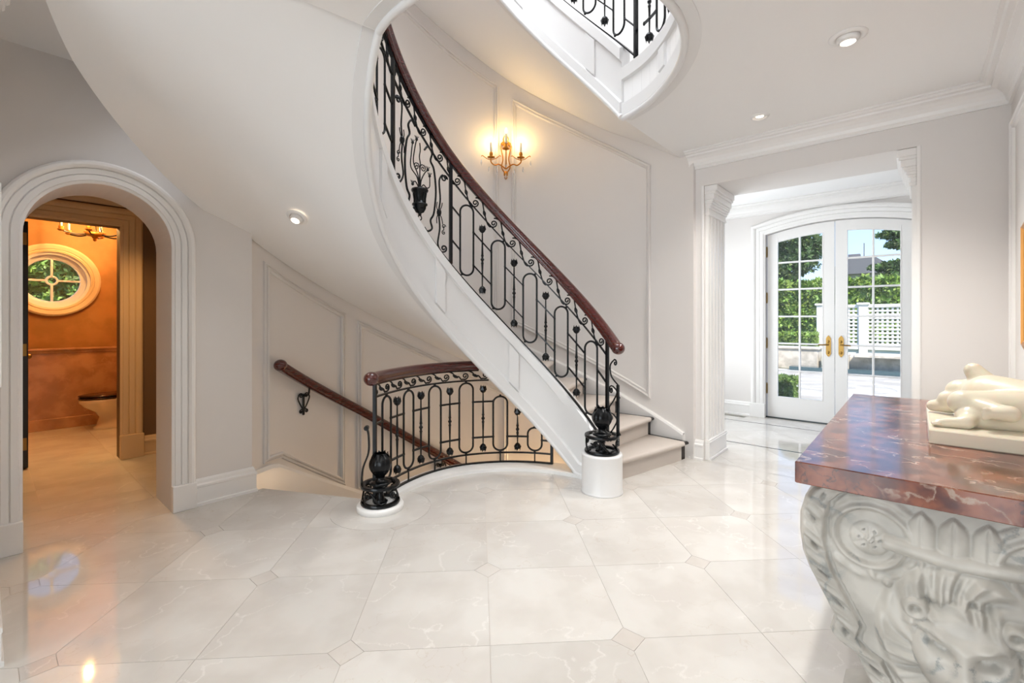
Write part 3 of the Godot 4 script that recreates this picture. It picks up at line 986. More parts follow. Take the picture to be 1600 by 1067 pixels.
func staircase():
	var t := thing("staircase", "white curved staircase with carpeted treads rising round the well", "staircase", P(1.6, 90, 0))
	panelled_band(t, 86, 262, r_in, func(a): return maxf(0.0, bot1(a)), top1, [130.0, 171.0, 211.0, 250.0], "stringer")
	soffit(t, 93.5, 262, r_in, r_out, bot1, out1, 0.12)
	for k in 18:
		var a := START + STEP * k
		var ri := maxf(r_in(a) + 0.085, 1.07)
		if k == 0: ri = 1.0
		step_block(t, a, RISE * (k + 1), ri, 2.203, RISE * k)
	# the round block the railing starts from
	var s := Sh.new()
	var c := pedestal_at()
	s.lathe(pv2([[0.0, 0.0], [0.172, 0.0], [0.168, 0.012], [0.164, 0.02], [0.164, 0.292], [0.166, 0.3], [0.163, 0.312], [0.15, 0.316], [0.0, 0.316]]), c, 40)
	part(t, "starting_block", s, "stringer")
	var t2 := thing("upper_staircase", "white curved upper flight with panelled side above the ceiling opening", "staircase", P(1.6, 70, 3.07))
	panelled_band(t2, 69, 200, func(_a): return 1.02, bot2, top2, [88.0, 128.0, 168.0], "stringer")
	soffit(t2, 69.5, 200, func(_a): return 1.02, func(_a): return 2.245, bot2, out2, 0.12, 11.5)
	# landing edge round the well
	var t3 := struct("trim_8", "white panelled fascia round the well in the ceiling")
	panelled_band(t3, -98, 69.2, r_well, func(_a): return CEIL - 0.005, func(_a): return 3.493, [40.0, -20.0, -70.0], "fascia")
	# descending flight, seen only where its walls show
	var t4 := thing("lower_staircase", "stair turning down below the hall beside the curved wall", "staircase", P(1.6, 190, -2.6))
	s = Sh.new()
	shell(0.99, 1.09, 84, 207, -2.62, -0.09, s)
	part(t4, "stringer", s, "wall")
	s = Sh.new()
	for k in 13:
		shell(1.09, 2.22, 206.4 - STEP * (k + 1), 206.4 - STEP * k, -2.62, -RISE * (k + 1), s)
	part(t4, "steps", s, "dark_wood")
	s = Sh.new()
	# white marble kerb under the guard, following the edge of the floor
	kerb_strip(s)
	s.lathe(pv2([[0.0, 0.0], [0.168, 0.0], [0.17, 0.03], [0.163, 0.042], [0.0, 0.043]]), newel_at(), 36)
	var k2 := struct("trim_9", "white marble kerb along the well edge")
	part(k2, "kerb", s, "white_board")
func kerb_strip(s: Sh):
	var rows := [PackedVector3Array(), PackedVector3Array(), PackedVector3Array(), PackedVector3Array()]
	for i in 63:
		var a := 84.0 + 2.0 * i
		rows[0].append(P(0.955, a, -0.006)); rows[1].append(P(0.955, a, 0.03)); rows[2].append(P(guard_r(a) + 0.06, a, 0.03)); rows[3].append(P(guard_r(a) + 0.06, a, -0.006))
	for k in 4: s.grid([rows[k], rows[(k + 1) % 4]], false, 30 + k)
	for e in [0, 62]: s.quad(rows[0][e], rows[1][e], rows[2][e], rows[3][e])
func guard_r(a: float) -> float: return 1.135 - 0.105 * smoothstep(150.0, 205.0, a)
func pedestal_at() -> Vector3: return P(0.875, 73.5, 0)
func newel_at() -> Vector3: return P(0.985, 214.6, 0)

# ---------------------------------------------------------------- wrought iron
var RI := 1.03            # radius the ironwork stands on
var RF = null      # radius by angle, when it is not constant
func irad(a: float) -> float: return RF.call(a) if RF != null else RI
func ip(phi: float, h: float, x: float, y: float, off := 0.0) -> Vector3:   # x to the right as seen from the hall
	var a := phi - rad_to_deg(x / RI)
	return P(irad(a) + off, a, h + y)
func itube(phi: float, h: float, pts: Array, r, sides := 7, s: Sh = null) -> Sh:
	if s == null: s = Sh.new()
	var p := PackedVector3Array()
	for q in pts: p.append(ip(phi, h, q.x, q.y))
	s.tube(p, r, sides)
	return s
func bar_along(a0: float, a1: float, hf: Callable, hgt: float, dep: float) -> Sh:   # a flat bar that follows the curve
	var s := Sh.new()
	var n := maxi(2, int(absf(a1 - a0) / 2.0))
	var rows := [PackedVector3Array(), PackedVector3Array(), PackedVector3Array(), PackedVector3Array()]
	for i in n + 1:
		var a := a0 + (a1 - a0) * i / n
		var h: float = hf.call(a)
		var r := irad(a)
		rows[0].append(P(r - dep, a, h - hgt)); rows[1].append(P(r - dep, a, h + hgt)); rows[2].append(P(r + dep, a, h + hgt)); rows[3].append(P(r + dep, a, h - hgt))
	for k in 4: s.grid([rows[k], rows[(k + 1) % 4]], false, 30 + k)
	for e in [0, n]: s.quad(rows[0][e], rows[1][e], rows[2][e], rows[3][e])
	return s
func post(phi: float, h0: float, h1: float, w := 0.013) -> Sh:
	var s := Sh.new()
	s.box(P(irad(phi), phi, (h0 + h1) * 0.5), Vector3(w * 2, h1 - h0, w * 2), 0.002, Basis(Vector3.UP, deg_to_rad(phi)))
	return s
func stadium(w: float, hgt: float) -> Array:
	var r := []
	for i in 13:
		var a := PI * i / 12.0
		r.append(Vector2(w * cos(a), hgt * 0.5 - w + w * sin(a)))
	for i in 13:
		var a := PI + PI * i / 12.0
		r.append(Vector2(w * cos(a), -hgt * 0.5 + w + w * sin(a)))
	return r
func loop_part(root: Node, phi: float, hc: float, w: float, hgt: float, slope: float):
	var s := Sh.new()
	var p := PackedVector3Array()
	for q in stadium(w, hgt): p.append(ip(phi, hc, q.x, q.y))
	s.tube(p, 0.0092, 7, true)
	# little collars where the loop meets the bars
	var sx := w * 0.72 if slope > 0.01 else 0.0
	s.ball(ip(phi, hc, -sx, -hgt * 0.5 + (w * 0.28 if slope > 0.01 else 0.0) - 0.008), Vector3.ONE * 0.0125, 6)
	s.ball(ip(phi, hc, sx, hgt * 0.5 - (w * 0.28 if slope > 0.01 else 0.0) + 0.008), Vector3.ONE * 0.0125, 6)
	part(root, "loop", s, "iron")
var bud_mesh: ArrayMesh
func bud() -> ArrayMesh:
	if bud_mesh: return bud_mesh
	var s := Sh.new()
	s.lathe(pv2([[0.0, 0.0], [0.008, 0.002], [0.02, 0.012], [0.026, 0.026], [0.024, 0.042], [0.014, 0.052], [0.0, 0.055]]), Vector3.ZERO, 10)
	for k in 6:
		var a := TAU * k / 6
		var d := Vector3(cos(a), 0, sin(a))
		s.st.set_smooth_group(-1)
		var t := Vector3(-d.z, 0, d.x) * 0.013
		s.tri(d * 0.026 + Vector3(0, 0.026, 0) - t, d * 0.026 + Vector3(0, 0.026, 0) + t, d * 0.02 + Vector3(0, 0.064, 0))
		s.tri(d * 0.026 + Vector3(0, 0.026, 0) - t, d * 0.018 + Vector3(0, 0.05, 0), d * 0.02 + Vector3(0, 0.064, 0))
		s.tri(d * 0.026 + Vector3(0, 0.026, 0) + t, d * 0.018 + Vector3(0, 0.05, 0), d * 0.02 + Vector3(0, 0.064, 0))
	bud_mesh = s.done()
	return bud_mesh
func spear_part(root: Node, phi: float, h0: float, h1: float):
	var s := Sh.new()
	var c := P(irad(phi), phi, 0)
	var m := (h0 + h1) * 0.5
	var L := h1 - h0
	s.lathe(pv2([[0.006, h0], [0.008, h0 + L * 0.25], [0.0105, m - 0.045], [0.013, m - 0.038], [0.013, m - 0.03], [0.009, m - 0.026], [0.011, m - 0.01], [0.017, m - 0.006], [0.017, m + 0.006], [0.011, m + 0.01], [0.009, m + 0.026], [0.013, m + 0.03], [0.013, m + 0.038], [0.0105, m + 0.045], [0.008, h1 - L * 0.25], [0.006, h1]]), c, 8)
	var sp := part(root, "spear", s, "iron")
	for e in 2:
		var b := MeshInstance3D.new()
		b.name = "bud"
		b.mesh = bud()
		b.material_override = M.iron
		sp.add_child(b, true)
		b.position = c + Vector3(0, h1 if e == 0 else h0, 0)
		if e == 1: b.rotation.x = PI
		b.scale = Vector3.ONE * 1.25
func cross_part(root: Node, a0: float, a1: float, base: Callable, y: float):
	var s := bar_along(a0, a1, func(a): return base.call(a) + y, 0.0078, 0.0078)
	for a in [a0, a1]: s.ball(P(irad(a), a, base.call(a) + y), Vector3(0.011, 0.017, 0.011), 6)
	part(root, "crossbar", s, "iron")
func spiral(c: Vector2, r0: float, a0: float, turns: float, n := 22) -> Array:
	var r := []
	for i in n + 1:
		var t := float(i) / n
		var a := a0 + TAU * turns * t
		r.append(c + Vector2(cos(a), sin(a)) * r0 * lerpf(1.0, 0.2, pow(t, 0.8)))
	return r
func scroll_part(root: Node, phi: float, hc: float, d: Vector2, R := 0.036):
	# one running scroll: from over the last curl, down a stem with a collar, into the next curl
	var pts := cat([Vector2(0.002, 0.048), Vector2(0.03, 0.046), Vector2(0.055, 0.028) + d * 0.06, d * 0.5, d + Vector2(-0.058, -0.004), d + Vector2(-0.036, -0.032)], 5)
	pts.append_array(spiral(d, R, -PI * 0.5 - 0.5, 1.45))
	var s := itube(phi, hc, pts, 0.0068, 6)
	var st := d * 0.5
	var dir := (d + Vector2(-0.058, -0.004) - Vector2(0.055, 0.028)).normalized()
	s.tube(pv3([ip(phi, hc, st.x - dir.x * 0.026, st.y - dir.y * 0.026), ip(phi, hc, st.x - dir.x * 0.014, st.y - dir.y * 0.014), ip(phi, hc, st.x, st.y), ip(phi, hc, st.x + dir.x * 0.014, st.y + dir.y * 0.014), ip(phi, hc, st.x + dir.x * 0.026, st.y + dir.y * 0.026)]), [0.007, 0.012, 0.0155, 0.012, 0.007], 8)
	part(root, "scroll", s, "iron")
func handrail(root: Node, a0: float, a1: float, hf: Callable, ends: Array):
	var prof := pv2([[-0.03, -0.045], [-0.034, -0.03], [-0.026, -0.02], [-0.04, -0.008], [-0.042, 0.01], [-0.036, 0.026], [-0.022, 0.037], [0.0, 0.041], [0.022, 0.037], [0.036, 0.026], [0.042, 0.01], [0.04, -0.008], [0.026, -0.02], [0.034, -0.03], [0.03, -0.045]])
	var s := Sh.new()
	var n := maxi(2, int(absf(a1 - a0) / 1.5))
	var rows := []
	for i in n + 1:
		var a := a0 + (a1 - a0) * i / n
		var k := a1 - a0
		var tang := (P(irad(a + k * 0.01), a + k * 0.01, hf.call(a + k * 0.01)) - P(irad(a), a, hf.call(a))).normalized()
		var o := OUT(a)
		var up := tang.cross(o).normalized()
		if up.y < 0: up = -up
		var row := PackedVector3Array()
		for q in prof: row.append(P(irad(a), a, hf.call(a)) + o * q.x + up * q.y)
		rows.append(row)
	s.grid(rows, true, 2)
	for e in [0, n]:
		for j in range(1, prof.size() - 1):
			s.st.set_smooth_group(-1)
			s.tri(rows[e][0], rows[e][j], rows[e][j + 1])
	var hr := part(root, "handrail", s, "rail", "polished mahogany handrail")
	for e in ends:
		var t := Sh.new()
		t.ball(e, Vector3(0.056, 0.052, 0.056), 14)
		part(hr, "rail_end", t, "rail")
func newel_basket(root: Node, c: Vector3, h0: float, bud_h: float):
	# two rings joined by scrolls, with a large closed bud on a turned cup
	var s := Sh.new()
	for h in [h0 + 0.012, h0 + 0.135]:
		var prof := pv2([[0.112, h - 0.011], [0.14, h - 0.011], [0.143, h], [0.14, h + 0.011], [0.112, h + 0.011], [0.112, h - 0.011]])
		s.lathe(prof, c, 36, Basis(), false)
	part(root, "ring", s, "iron")
	for k in 4:
		s = Sh.new()
		var b := TAU * k / 4 + 0.9
		for e in [-1.0, 1.0]:
			var p := PackedVector3Array()
			var pts := cat([Vector2(-0.085, 0.03), Vector2(-0.04, 0.02), Vector2(0.0, 0.06), Vector2(0.03, 0.1)], 5)
			pts.append_array(spiral(Vector2(0.062, 0.072), 0.034, PI * 0.75, -1.4, 18))
			for q in pts:
				var a: float = b + e * 0.0 + q.x / 0.128
				p.append(c + Vector3(cos(a) * 0.128, h0 + 0.01 + (q.y if e > 0 else 0.115 - q.y), sin(a) * 0.128))
			if e > 0: s.tube(p, 0.0075, 6)
		part(root, "basket_scroll", s, "iron")
	s = Sh.new()
	s.lathe(pv2([[0.0, h0], [0.05, h0], [0.055, h0 + 0.01], [0.03, h0 + 0.03], [0.022, h0 + 0.08], [0.035, h0 + 0.12], [0.075, h0 + 0.14], [0.082, h0 + 0.15], [0.06, h0 + 0.158], [0.035, h0 + 0.17], [0.032, bud_h - 0.085], [0.045, bud_h - 0.075]]), c, 20)
	part(root, "cup", s, "iron")
	s = Sh.new()
	# ribbed bud
	var rows := []
	for i in 15:
		var t := i / 14.0
		var row := PackedVector3Array()
		for k in 48:
			var a := TAU * k / 48
			var r := 0.083 * pow(sin(PI * (0.1 + 0.78 * t)), 0.7) * (1.0 - 0.1 * pow(absf(cos(a * 4.0)), 8.0))
			row.append(c + Vector3(cos(a) * r, bud_h - 0.085 + 0.165 * t, sin(a) * r))
		rows.append(row)
	s.grid(rows, true, 2)
	var bd := part(root, "bud", s, "iron")
	for k in 8:
		var a := TAU * (k + 0.5) / 8
		var d := Vector3(cos(a), 0, sin(a))
		var w := Vector3(-d.z, 0, d.x)
		s = Sh.new()
		var q := c + Vector3(0, bud_h, 0)
		var l0 := [q + d * 0.066 + Vector3(0, 0.05, 0) - w * 0.016, q + d * 0.066 + Vector3(0, 0.05, 0) + w * 0.016]
		var l1 := [q + d * 0.05 + Vector3(0, 0.075, 0) - w * 0.012, q + d * 0.05 + Vector3(0, 0.075, 0) + w * 0.012]
		var tip := q + d * 0.064 + Vector3(0, 0.088, 0)
		s.quad(l0[0], l0[1], l1[1], l1[0], 1)
		s.st.set_smooth_group(-1)
		s.tri(l1[0], l1[1], tip); s.tri(l0[0], l1[0], tip - d * 0.012); s.tri(l0[1], l1[1], tip - d * 0.012)
		part(bd, "sepal", s, "iron")
func iron_railings():
	guard()
	stair_railing()
	upper_railing()
func guard():
	RI = 1.03
	RF = guard_r
	var t := thing("guard_railing", "black iron guard railing with mahogany rail standing on the floor at the well edge", "railing", newel_at())
	var flat := func(_a): return 0.03
	part(t, "base_bar", bar_along(111.5, 214.6, func(_a): return 0.038, 0.007, 0.011), "iron")
	part(t, "lower_bar", bar_along(111.5, 214.6, func(_a): return 0.125, 0.007, 0.009), "iron")
	part(t, "upper_bar", bar_along(142.5, 214.6, func(_a): return 0.825, 0.007, 0.009), "iron")
	part(t, "top_bar", bar_along(147.5, 214.6, func(_a): return 0.922, 0.008, 0.014), "iron")
	handrail(t, 147.6, 218.0, func(_a): return 0.972, [P(1.03, 218.2, 0.97)])
	part(t, "post", post(214.4, 0.032, 0.925), "iron")
	part(t, "post", post(111.6, 0.032, 0.28), "iron")
	var cs := [204.0, 187.2, 170.4, 153.6, 136.8, 120.0]
	for i in cs.size():
		var top := minf(0.803, bot1(cs[i] - 4.0) - 0.03)
		loop_part(t, cs[i], (0.147 + top) * 0.5, 0.062, top - 0.147, 0.0)
		var st := Sh.new()
		st.tube(pv3([P(guard_r(cs[i]), cs[i], 0.037), P(guard_r(cs[i]), cs[i], 0.15)]), 0.007, 6)
		part(t, "foot", st, "iron")
		if i < cs.size() - 1:
			var m: float = (cs[i] + cs[i + 1]) * 0.5
			spear_part(t, m, 0.22, minf(0.70, bot1(m) - 0.14))
			cross_part(t, cs[i] - 3.4, cs[i + 1] + 3.4, flat, 0.25)
			if i < 4: cross_part(t, cs[i] - 3.4, cs[i + 1] + 3.4, flat, 0.59)
	cross_part(t, 214.0, cs[0] + 3.4, flat, 0.59)
	cross_part(t, cs[-1] - 3.4, 112.0, flat, 0.22)
	for k in 7: scroll_part(t, 213.5 - k * 9.9, 0.872, Vector2(0.178, 0.0), 0.034)
	part(t, "scroll", itube(213.5, 0.872, spiral(Vector2(0.012, -0.012), 0.03, PI * 0.5, 1.4), 0.0058, 6), "iron")
	newel_basket(t, newel_at(), 0.0445, 0.33)
	# flat strap rising from the ring to a curl at the post
	var s := Sh.new()
	var c := newel_at()
	var outd := (P(1.0, 214.6, 0) - P(0.0, 0, 0)); outd = OUT(228)
	s.molding(pv3(cat([c + outd * 0.135 + Vector3(0, 0.16, 0), c + outd * 0.125 + Vector3(0, 0.3, 0), c + outd * 0.085 + Vector3(0, 0.42, 0), c + outd * 0.085 + Vector3(0, 0.55, 0), c + outd * 0.1 + Vector3(0, 0.6, 0)], 6)), outd.rotated(Vector3.UP, 1.57), pv2([[-0.006, -0.014], [0.006, -0.014], [0.006, 0.014], [-0.006, 0.014], [-0.006, -0.014]]), false, false, false)
	s.tube(pv3([c + outd * 0.1 + Vector3(0, 0.6, 0) - outd.rotated(Vector3.UP, 1.57) * 0.018, c + outd * 0.1 + Vector3(0, 0.6, 0) + outd.rotated(Vector3.UP, 1.57) * 0.018]), 0.018, 12)
	part(t, "strap", s, "iron")
func stair_railing():
	RF = null
	RI = 1.02
	RF = func(a): return r_in(a) + 0.02
	var t := thing("stair_railing", "black iron railing with mahogany handrail climbing the curved stair", "railing", pedestal_at() + Vector3(0, 0.316, 0))
	var b := func(a): return top1(a) + 0.012
	part(t, "base_bar", bar_along(80, 262, func(a): return top1(a) + 0.0095, 0.008, 0.012), "iron")
	part(t, "upper_bar", bar_along(77.5, 262, func(a): return top1(a) + 0.785, 0.007, 0.009), "iron")
	part(t, "top_bar", bar_along(76.5, 262, func(a): return top1(a) + 0.925, 0.009, 0.014), "iron")
	handrail(t, 71.5, 262, func(a): return top1(a) + 0.985 + 0.0012 * maxf(0.0, a - 165.0), [P(1.02, 71.3, top1(71.3) + 0.985)])
	var slope := 0.0185 * 57.3
	var cs := [88.0, 104.8, 121.6, 138.4, 155.2, 210.0, 226.0, 242.0]
	for i in cs.size():
		loop_part(t, cs[i], b.call(cs[i]) + 0.39, 0.064, 0.645, slope)
		if i < cs.size() - 1 and i != 4:
			var m: float = (cs[i] + cs[i + 1]) * 0.5
			spear_part(t, m, b.call(m) + 0.13, b.call(m) + 0.62)
			cross_part(t, cs[i] + 3.6, cs[i + 1] - 3.6, b, 0.23)
			cross_part(t, cs[i] + 3.6, cs[i + 1] - 3.6, b, 0.535)
	for y in [0.23, 0.535]:
		cross_part(t, 158.8, 164.0, b, y)
		cross_part(t, 200.0, 206.4, b, y)
		cross_part(t, 78.5, 84.4, b, y)
	for a in [164.0, 200.0, 252.0]: part(t, "post", post(a, top1(a) + 0.012, top1(a) + 0.93, 0.014), "iron")
	part(t, "post", post(78.3, 0.45, top1(78.3) + 0.93, 0.013), "iron")
	for k in 17:
		var a := 82.0 + 9.8 * k
		scroll_part(t, a + 9.8, top1(a + 9.8) + 0.838, Vector2(0.1745, -9.8 * 0.0185))
	urn_panel(t, 182.0, b)
	newel_basket(t, pedestal_at(), 0.318, 0.60)
	# second, lower post with scrolls beside the newel
	var c := pedestal_at()
	var s := Sh.new()
	var d := OUT(33.0)
	var q := c + d * 0.128
	s.box(q + Vector3(0, 0.62, 0), Vector3(0.02, 0.5, 0.026), 0.003)
	s.molding(pv3(cat([q + Vector3(0, 0.46, 0) + d * 0.02, q + Vector3(0, 0.5, 0), q + Vector3(0, 0.55, 0)], 4)), d.rotated(Vector3.UP, 1.57), pv2([[-0.006, -0.014], [0.006, -0.014], [0.006, 0.014], [-0.006, 0.014], [-0.006, -0.014]]), false, false, false)
	part(t, "short_post", s, "iron")
	var side := P(1.02, 78.3, 0)
	side.y = 0
	var ax := (q - side); ax.y = 0
	var w := ax.length(); ax = ax.normalized()
	for k in 3:
		s = Sh.new()
		var pts := []
		if k == 0:
			pts = cat([Vector2(w, 0.87), Vector2(w * 0.4, 0.93), Vector2(w * 0.3, 1.02), Vector2(w * 0.7, 1.075)], 6)
			pts.append_array(spiral(Vector2(w * 0.75, 1.045), 0.03, PI * 0.6, -1.0, 14))
		else:
			var y0 := 0.86 - (k - 1) * 0.23
			pts = spiral(Vector2(w * 0.38, y0 - 0.045), 0.034, PI * 0.5, 1.4, 18)
			pts.reverse()
			pts.append_array(cat([Vector2(w * 0.55, y0 - 0.012), Vector2(w * 0.92, y0 - 0.05), Vector2(w * 0.6, y0 - 0.13), Vector2(w * 0.2, y0 - 0.2), Vector2(w * 0.35, y0 - 0.25)], 5))
		var p := PackedVector3Array()
		for z in pts: p.append(Vector3(side.x, z.y, side.z) + ax * z.x)
		s.tube(p, 0.0065, 6)
		part(t, "side_scroll", s, "iron")
	RF = null
func urn_panel(root: Node, phi: float, b: Callable):
	var h: float = b.call(phi)
	var c := P(irad(phi), phi, 0)
	var s := Sh.new()
	s.lathe(pv2([[0.0, h + 0.055], [0.014, h + 0.06], [0.014, h + 0.075], [0.035, h + 0.085], [0.052, h + 0.115], [0.056, h + 0.14], [0.066, h + 0.145], [0.066, h + 0.158], [0.05, h + 0.165], [0.048, h + 0.2], [0.056, h + 0.245], [0.07, h + 0.262], [0.074, h + 0.275], [0.07, h + 0.285], [0.03, h + 0.28], [0.0, h + 0.28]]), c, 20)
	for k in 10:
		var a := TAU * k / 10
		s.tube(pv3([c + Vector3(cos(a) * 0.05, h + 0.168, sin(a) * 0.05), c + Vector3(cos(a) * 0.05, h + 0.2, sin(a) * 0.05), c + Vector3(cos(a) * 0.058, h + 0.245, sin(a) * 0.058)]), 0.006, 5)
	var urn := part(root, "urn", s, "iron", "black iron flower urn")
	s = Sh.new()
	var ringp := PackedVector3Array()
	for k in 12: ringp.append(ip(phi, h, 0.02 * cos(TAU * k / 12), 0.038 + 0.02 * sin(TAU * k / 12)))
	s.tube(ringp, 0.005, 6, true)
	part(urn, "ring", s, "iron")
	var stems := [[Vector2(0, 0.28), Vector2(0, 0.42), Vector2(0.006, 0.5), Vector2(-0.004, 0.56), Vector2(0.005, 0.62), Vector2(0.0, 0.68)],
		[Vector2(-0.008, 0.29), Vector2(-0.02, 0.4), Vector2(-0.07, 0.5), Vector2(-0.055, 0.62), Vector2(-0.035, 0.7)],
		[Vector2(-0.008, 0.29), Vector2(-0.03, 0.38), Vector2(-0.1, 0.45), Vector2(-0.095, 0.56), Vector2(-0.08, 0.66)],
		[Vector2(0.008, 0.29), Vector2(0.015, 0.36), Vector2(0.05, 0.43), Vector2(0.085, 0.47)],
		[Vector2(0.008, 0.29), Vector2(0.04, 0.33), Vector2(0.075, 0.31), Vector2(0.105, 0.33), Vector2(0.105, 0.42)],
		[Vector2(-0.008, 0.29), Vector2(-0.05, 0.34), Vector2(-0.08, 0.31)]]
	for st in stems:
		var sp := part(urn, "stem", itube(phi, h, cat(st, 6), 0.0052, 6), "iron")
		var tip: Vector2 = st[-1]
		var t := Sh.new()
		if st.size() != 6:
			t.ball(ip(phi, h, tip.x, tip.y), Vector3.ONE * 0.013, 7)
			for k in 4: itube(phi, h, [tip, tip + Vector2(-0.022 + 0.015 * k, 0.03)], 0.003, 5, t)
			t.st.set_smooth_group(1)
			var fl := MeshInstance3D.new()
			fl.name = "blossom"
			fl.mesh = t.done()
			fl.material_override = M.iron
			urn.add_child(fl, true)
	for e in [-1.0, 1.0]:
		s = Sh.new()
		var pts := spiral(Vector2(e * 0.035, 0.47), 0.03, PI * 0.5 - e * 0.4, -e * 1.3, 16)
		pts.reverse()
		pts.append_array(cat([Vector2(e * 0.02, 0.5), Vector2(e * 0.0, 0.46), Vector2(e * 0.004, 0.36), Vector2(0, 0.29)], 4))
		part(urn, "curl", itube(phi, h, pts, 0.005, 6), "iron")
	# bracket frames either side
	for e in [-1.0, 1.0]:
		var sl: float = -e * 0.085 + 0.02
		var x: float = e * 0.15
		part(root, "bracket", itube(phi, h + sl, cat([Vector2(x - e * 0.1, 0.03), Vector2(x - e * 0.07, 0.0), Vector2(x - e * 0.02, 0.03), Vector2(x - e * 0.035, 0.1), Vector2(x + e * 0.0, 0.17), Vector2(x + e * 0.02, 0.36), Vector2(x, 0.55), Vector2(x - e * 0.035, 0.62), Vector2(x - e * 0.02, 0.69), Vector2(x - e * 0.06, 0.74), Vector2(x - e * 0.1, 0.7)], 5), 0.0095, 6), "iron")
		var y: float = h - e * 0.262
		var pts := spiral(Vector2(e * 0.255, 0.69), 0.035, PI * 0.5 - e * PI * 0.5, e * 1.3, 16)
		pts.reverse()
		pts.append_array(cat([Vector2(e * 0.235, 0.72), Vector2(e * 0.205, 0.66), Vector2(e * 0.215, 0.5), Vector2(e * 0.2, 0.38), Vector2(e * 0.21, 0.24), Vector2(e * 0.19, 0.1), Vector2(e * 0.225, 0.03)], 5))
		pts.append_array(spiral(Vector2(e * 0.25, 0.065), 0.036, PI * 1.5 - e * 0.3, e * 1.3, 16))
		part(root, "side_curve", itube(phi, y, pts, 0.008, 6), "iron")
		s = Sh.new()
		s.ball(ip(phi, y, e * 0.203, 0.38), Vector3(0.022, 0.035, 0.022), 8)
		for k in 3: itube(phi, y, cat([Vector2(e * 0.203, 0.38), Vector2(e * (0.18 + 0.025 * k), 0.42 + 0.01 * k), Vector2(e * (0.185 + 0.025 * k), 0.47)], 4), 0.0045, 5, s)
		for k in 3: itube(phi, y, cat([Vector2(e * 0.203, 0.38), Vector2(e * (0.18 + 0.025 * k), 0.33), Vector2(e * (0.18 + 0.03 * k), 0.28)], 4), 0.0045, 5, s)
		part(root, "clasp", s, "iron")
		part(root, "leaf_curl", itube(phi, y, spiral(Vector2(e * 0.25, 0.26), 0.022, 0.0, 1.2, 14) + spiral(Vector2(e * 0.25, 0.205), 0.022, PI * 0.5, 1.2, 14), 0.0045, 5), "iron")
func upper_railing():
	var t := thing("upper_railing", "black iron railing above the ceiling opening", "railing", P(1.05, 61, 3.493))
	RI = 1.05
	var b := func(a): return top2(a) + 0.012
	part(t, "base_bar", bar_along(61, 175, func(a): return top2(a) + 0.008, 0.008, 0.012), "iron")
	part(t, "post", post(61, 3.49, 4.45, 0.015), "iron")
	part(t, "upper_bar", bar_along(61, 175, func(a): return top2(a) + 0.785, 0.007, 0.009), "iron")
	var cs := [72.5, 90.0, 107.0, 124.0]
	for i in cs.size():
		loop_part(t, cs[i], b.call(cs[i]) + 0.39, 0.064, 0.645, 1.0)
		if i < cs.size() - 1:
			var m: float = (cs[i] + cs[i + 1]) * 0.5
			spear_part(t, m, b.call(m) + 0.13, b.call(m) + 0.62)
			for y in [0.23, 0.535]: cross_part(t, cs[i] + 3.6, cs[i + 1] - 3.6, b, y)
	for y in [0.23, 0.535]: cross_part(t, 61.5, cs[0] - 3.6, b, y)
	handrail(t, 61, 175, func(a): return top2(a) + 0.985, [])
	var t2 := thing("landing_railing", "black iron railing on the rounded landing edge overhead", "railing", P(1.05, 30, 3.493))
	RF = func(a): return r_well(a) + 0.03
	RI = 1.13
	var f := func(_a): return 3.505
	part(t2, "base_bar", bar_along(-95, 58.5, func(_a): return 3.503, 0.008, 0.012), "iron")
	part(t2, "upper_bar", bar_along(-95, 58.5, func(_a): return 4.28, 0.007, 0.009), "iron")
	var ds := [46.0, 28.0, 10.0, -8.0, -26.0]
	for i in ds.size():
		loop_part(t2, ds[i], 3.9, 0.064, 0.7, 0.0)
		var m: float = ds[i] + 8.5
		spear_part(t2, m, 3.63, 4.1)
		for y in [0.23, 0.535]: cross_part(t2, ds[i] + 3.4, (58.0 if i == 0 else ds[i - 1] - 3.4), f, y)
	RI = 1.13
	handrail(t2, -95, 57, func(_a): return 4.48, [])
	RF = null

# ---------------------------------------------------------------- rail down the lower stair, sconce, downlights
func wall_rail():
	RI = 2.155
	var hf := func(a): return tab([[140, -0.5], [145, -0.368], [178, 0.468], [201, 0.994]], a)
	var t := thing("wall_handrail", "dark mahogany handrail on black iron brackets sloping down the curved wall", "handrail", P(2.155, 201, 0.9))
	handrail(t, 135, 201, hf, [P(2.155, 201.4, hf.call(201.4))])
	for a in [193.0, 153.0]:
		var h: float = hf.call(a) - 0.05
		var s := Sh.new()
		var o := OUT(a)
		s.box(P(2.238, a, h - 0.16), Vector3(0.014, 0.2, 0.02), 0.003, Basis(Vector3.UP, deg_to_rad(a)))
		s.tube(pv3(cat([P(2.235, a, h - 0.08), P(2.17, a, h - 0.06), P(2.155, a, h)], 5)), 0.009, 7)
		for e in [-1.0, 1.0]:
			var pts := spiral(Vector2(e * 0.03, -0.075), 0.022, PI * 0.5, e * 1.2, 14)
			pts.reverse()
			pts.append_array(cat([Vector2(e * 0.05, -0.06), Vector2(e * 0.062, -0.1), Vector2(e * 0.03, -0.17), Vector2(e * 0.008, -0.2)], 4))
			pts.append_array(spiral(Vector2(e * 0.03, -0.225), 0.018, PI * 0.5, -e * 1.1, 10))
			var p := PackedVector3Array()
			for q in pts: p.append(P(2.236, a - rad_to_deg(q.x / 2.236), h + q.y))
			s.tube(p, 0.006, 6)
		part(t, "bracket", s, "iron", "scrolled black iron bracket")
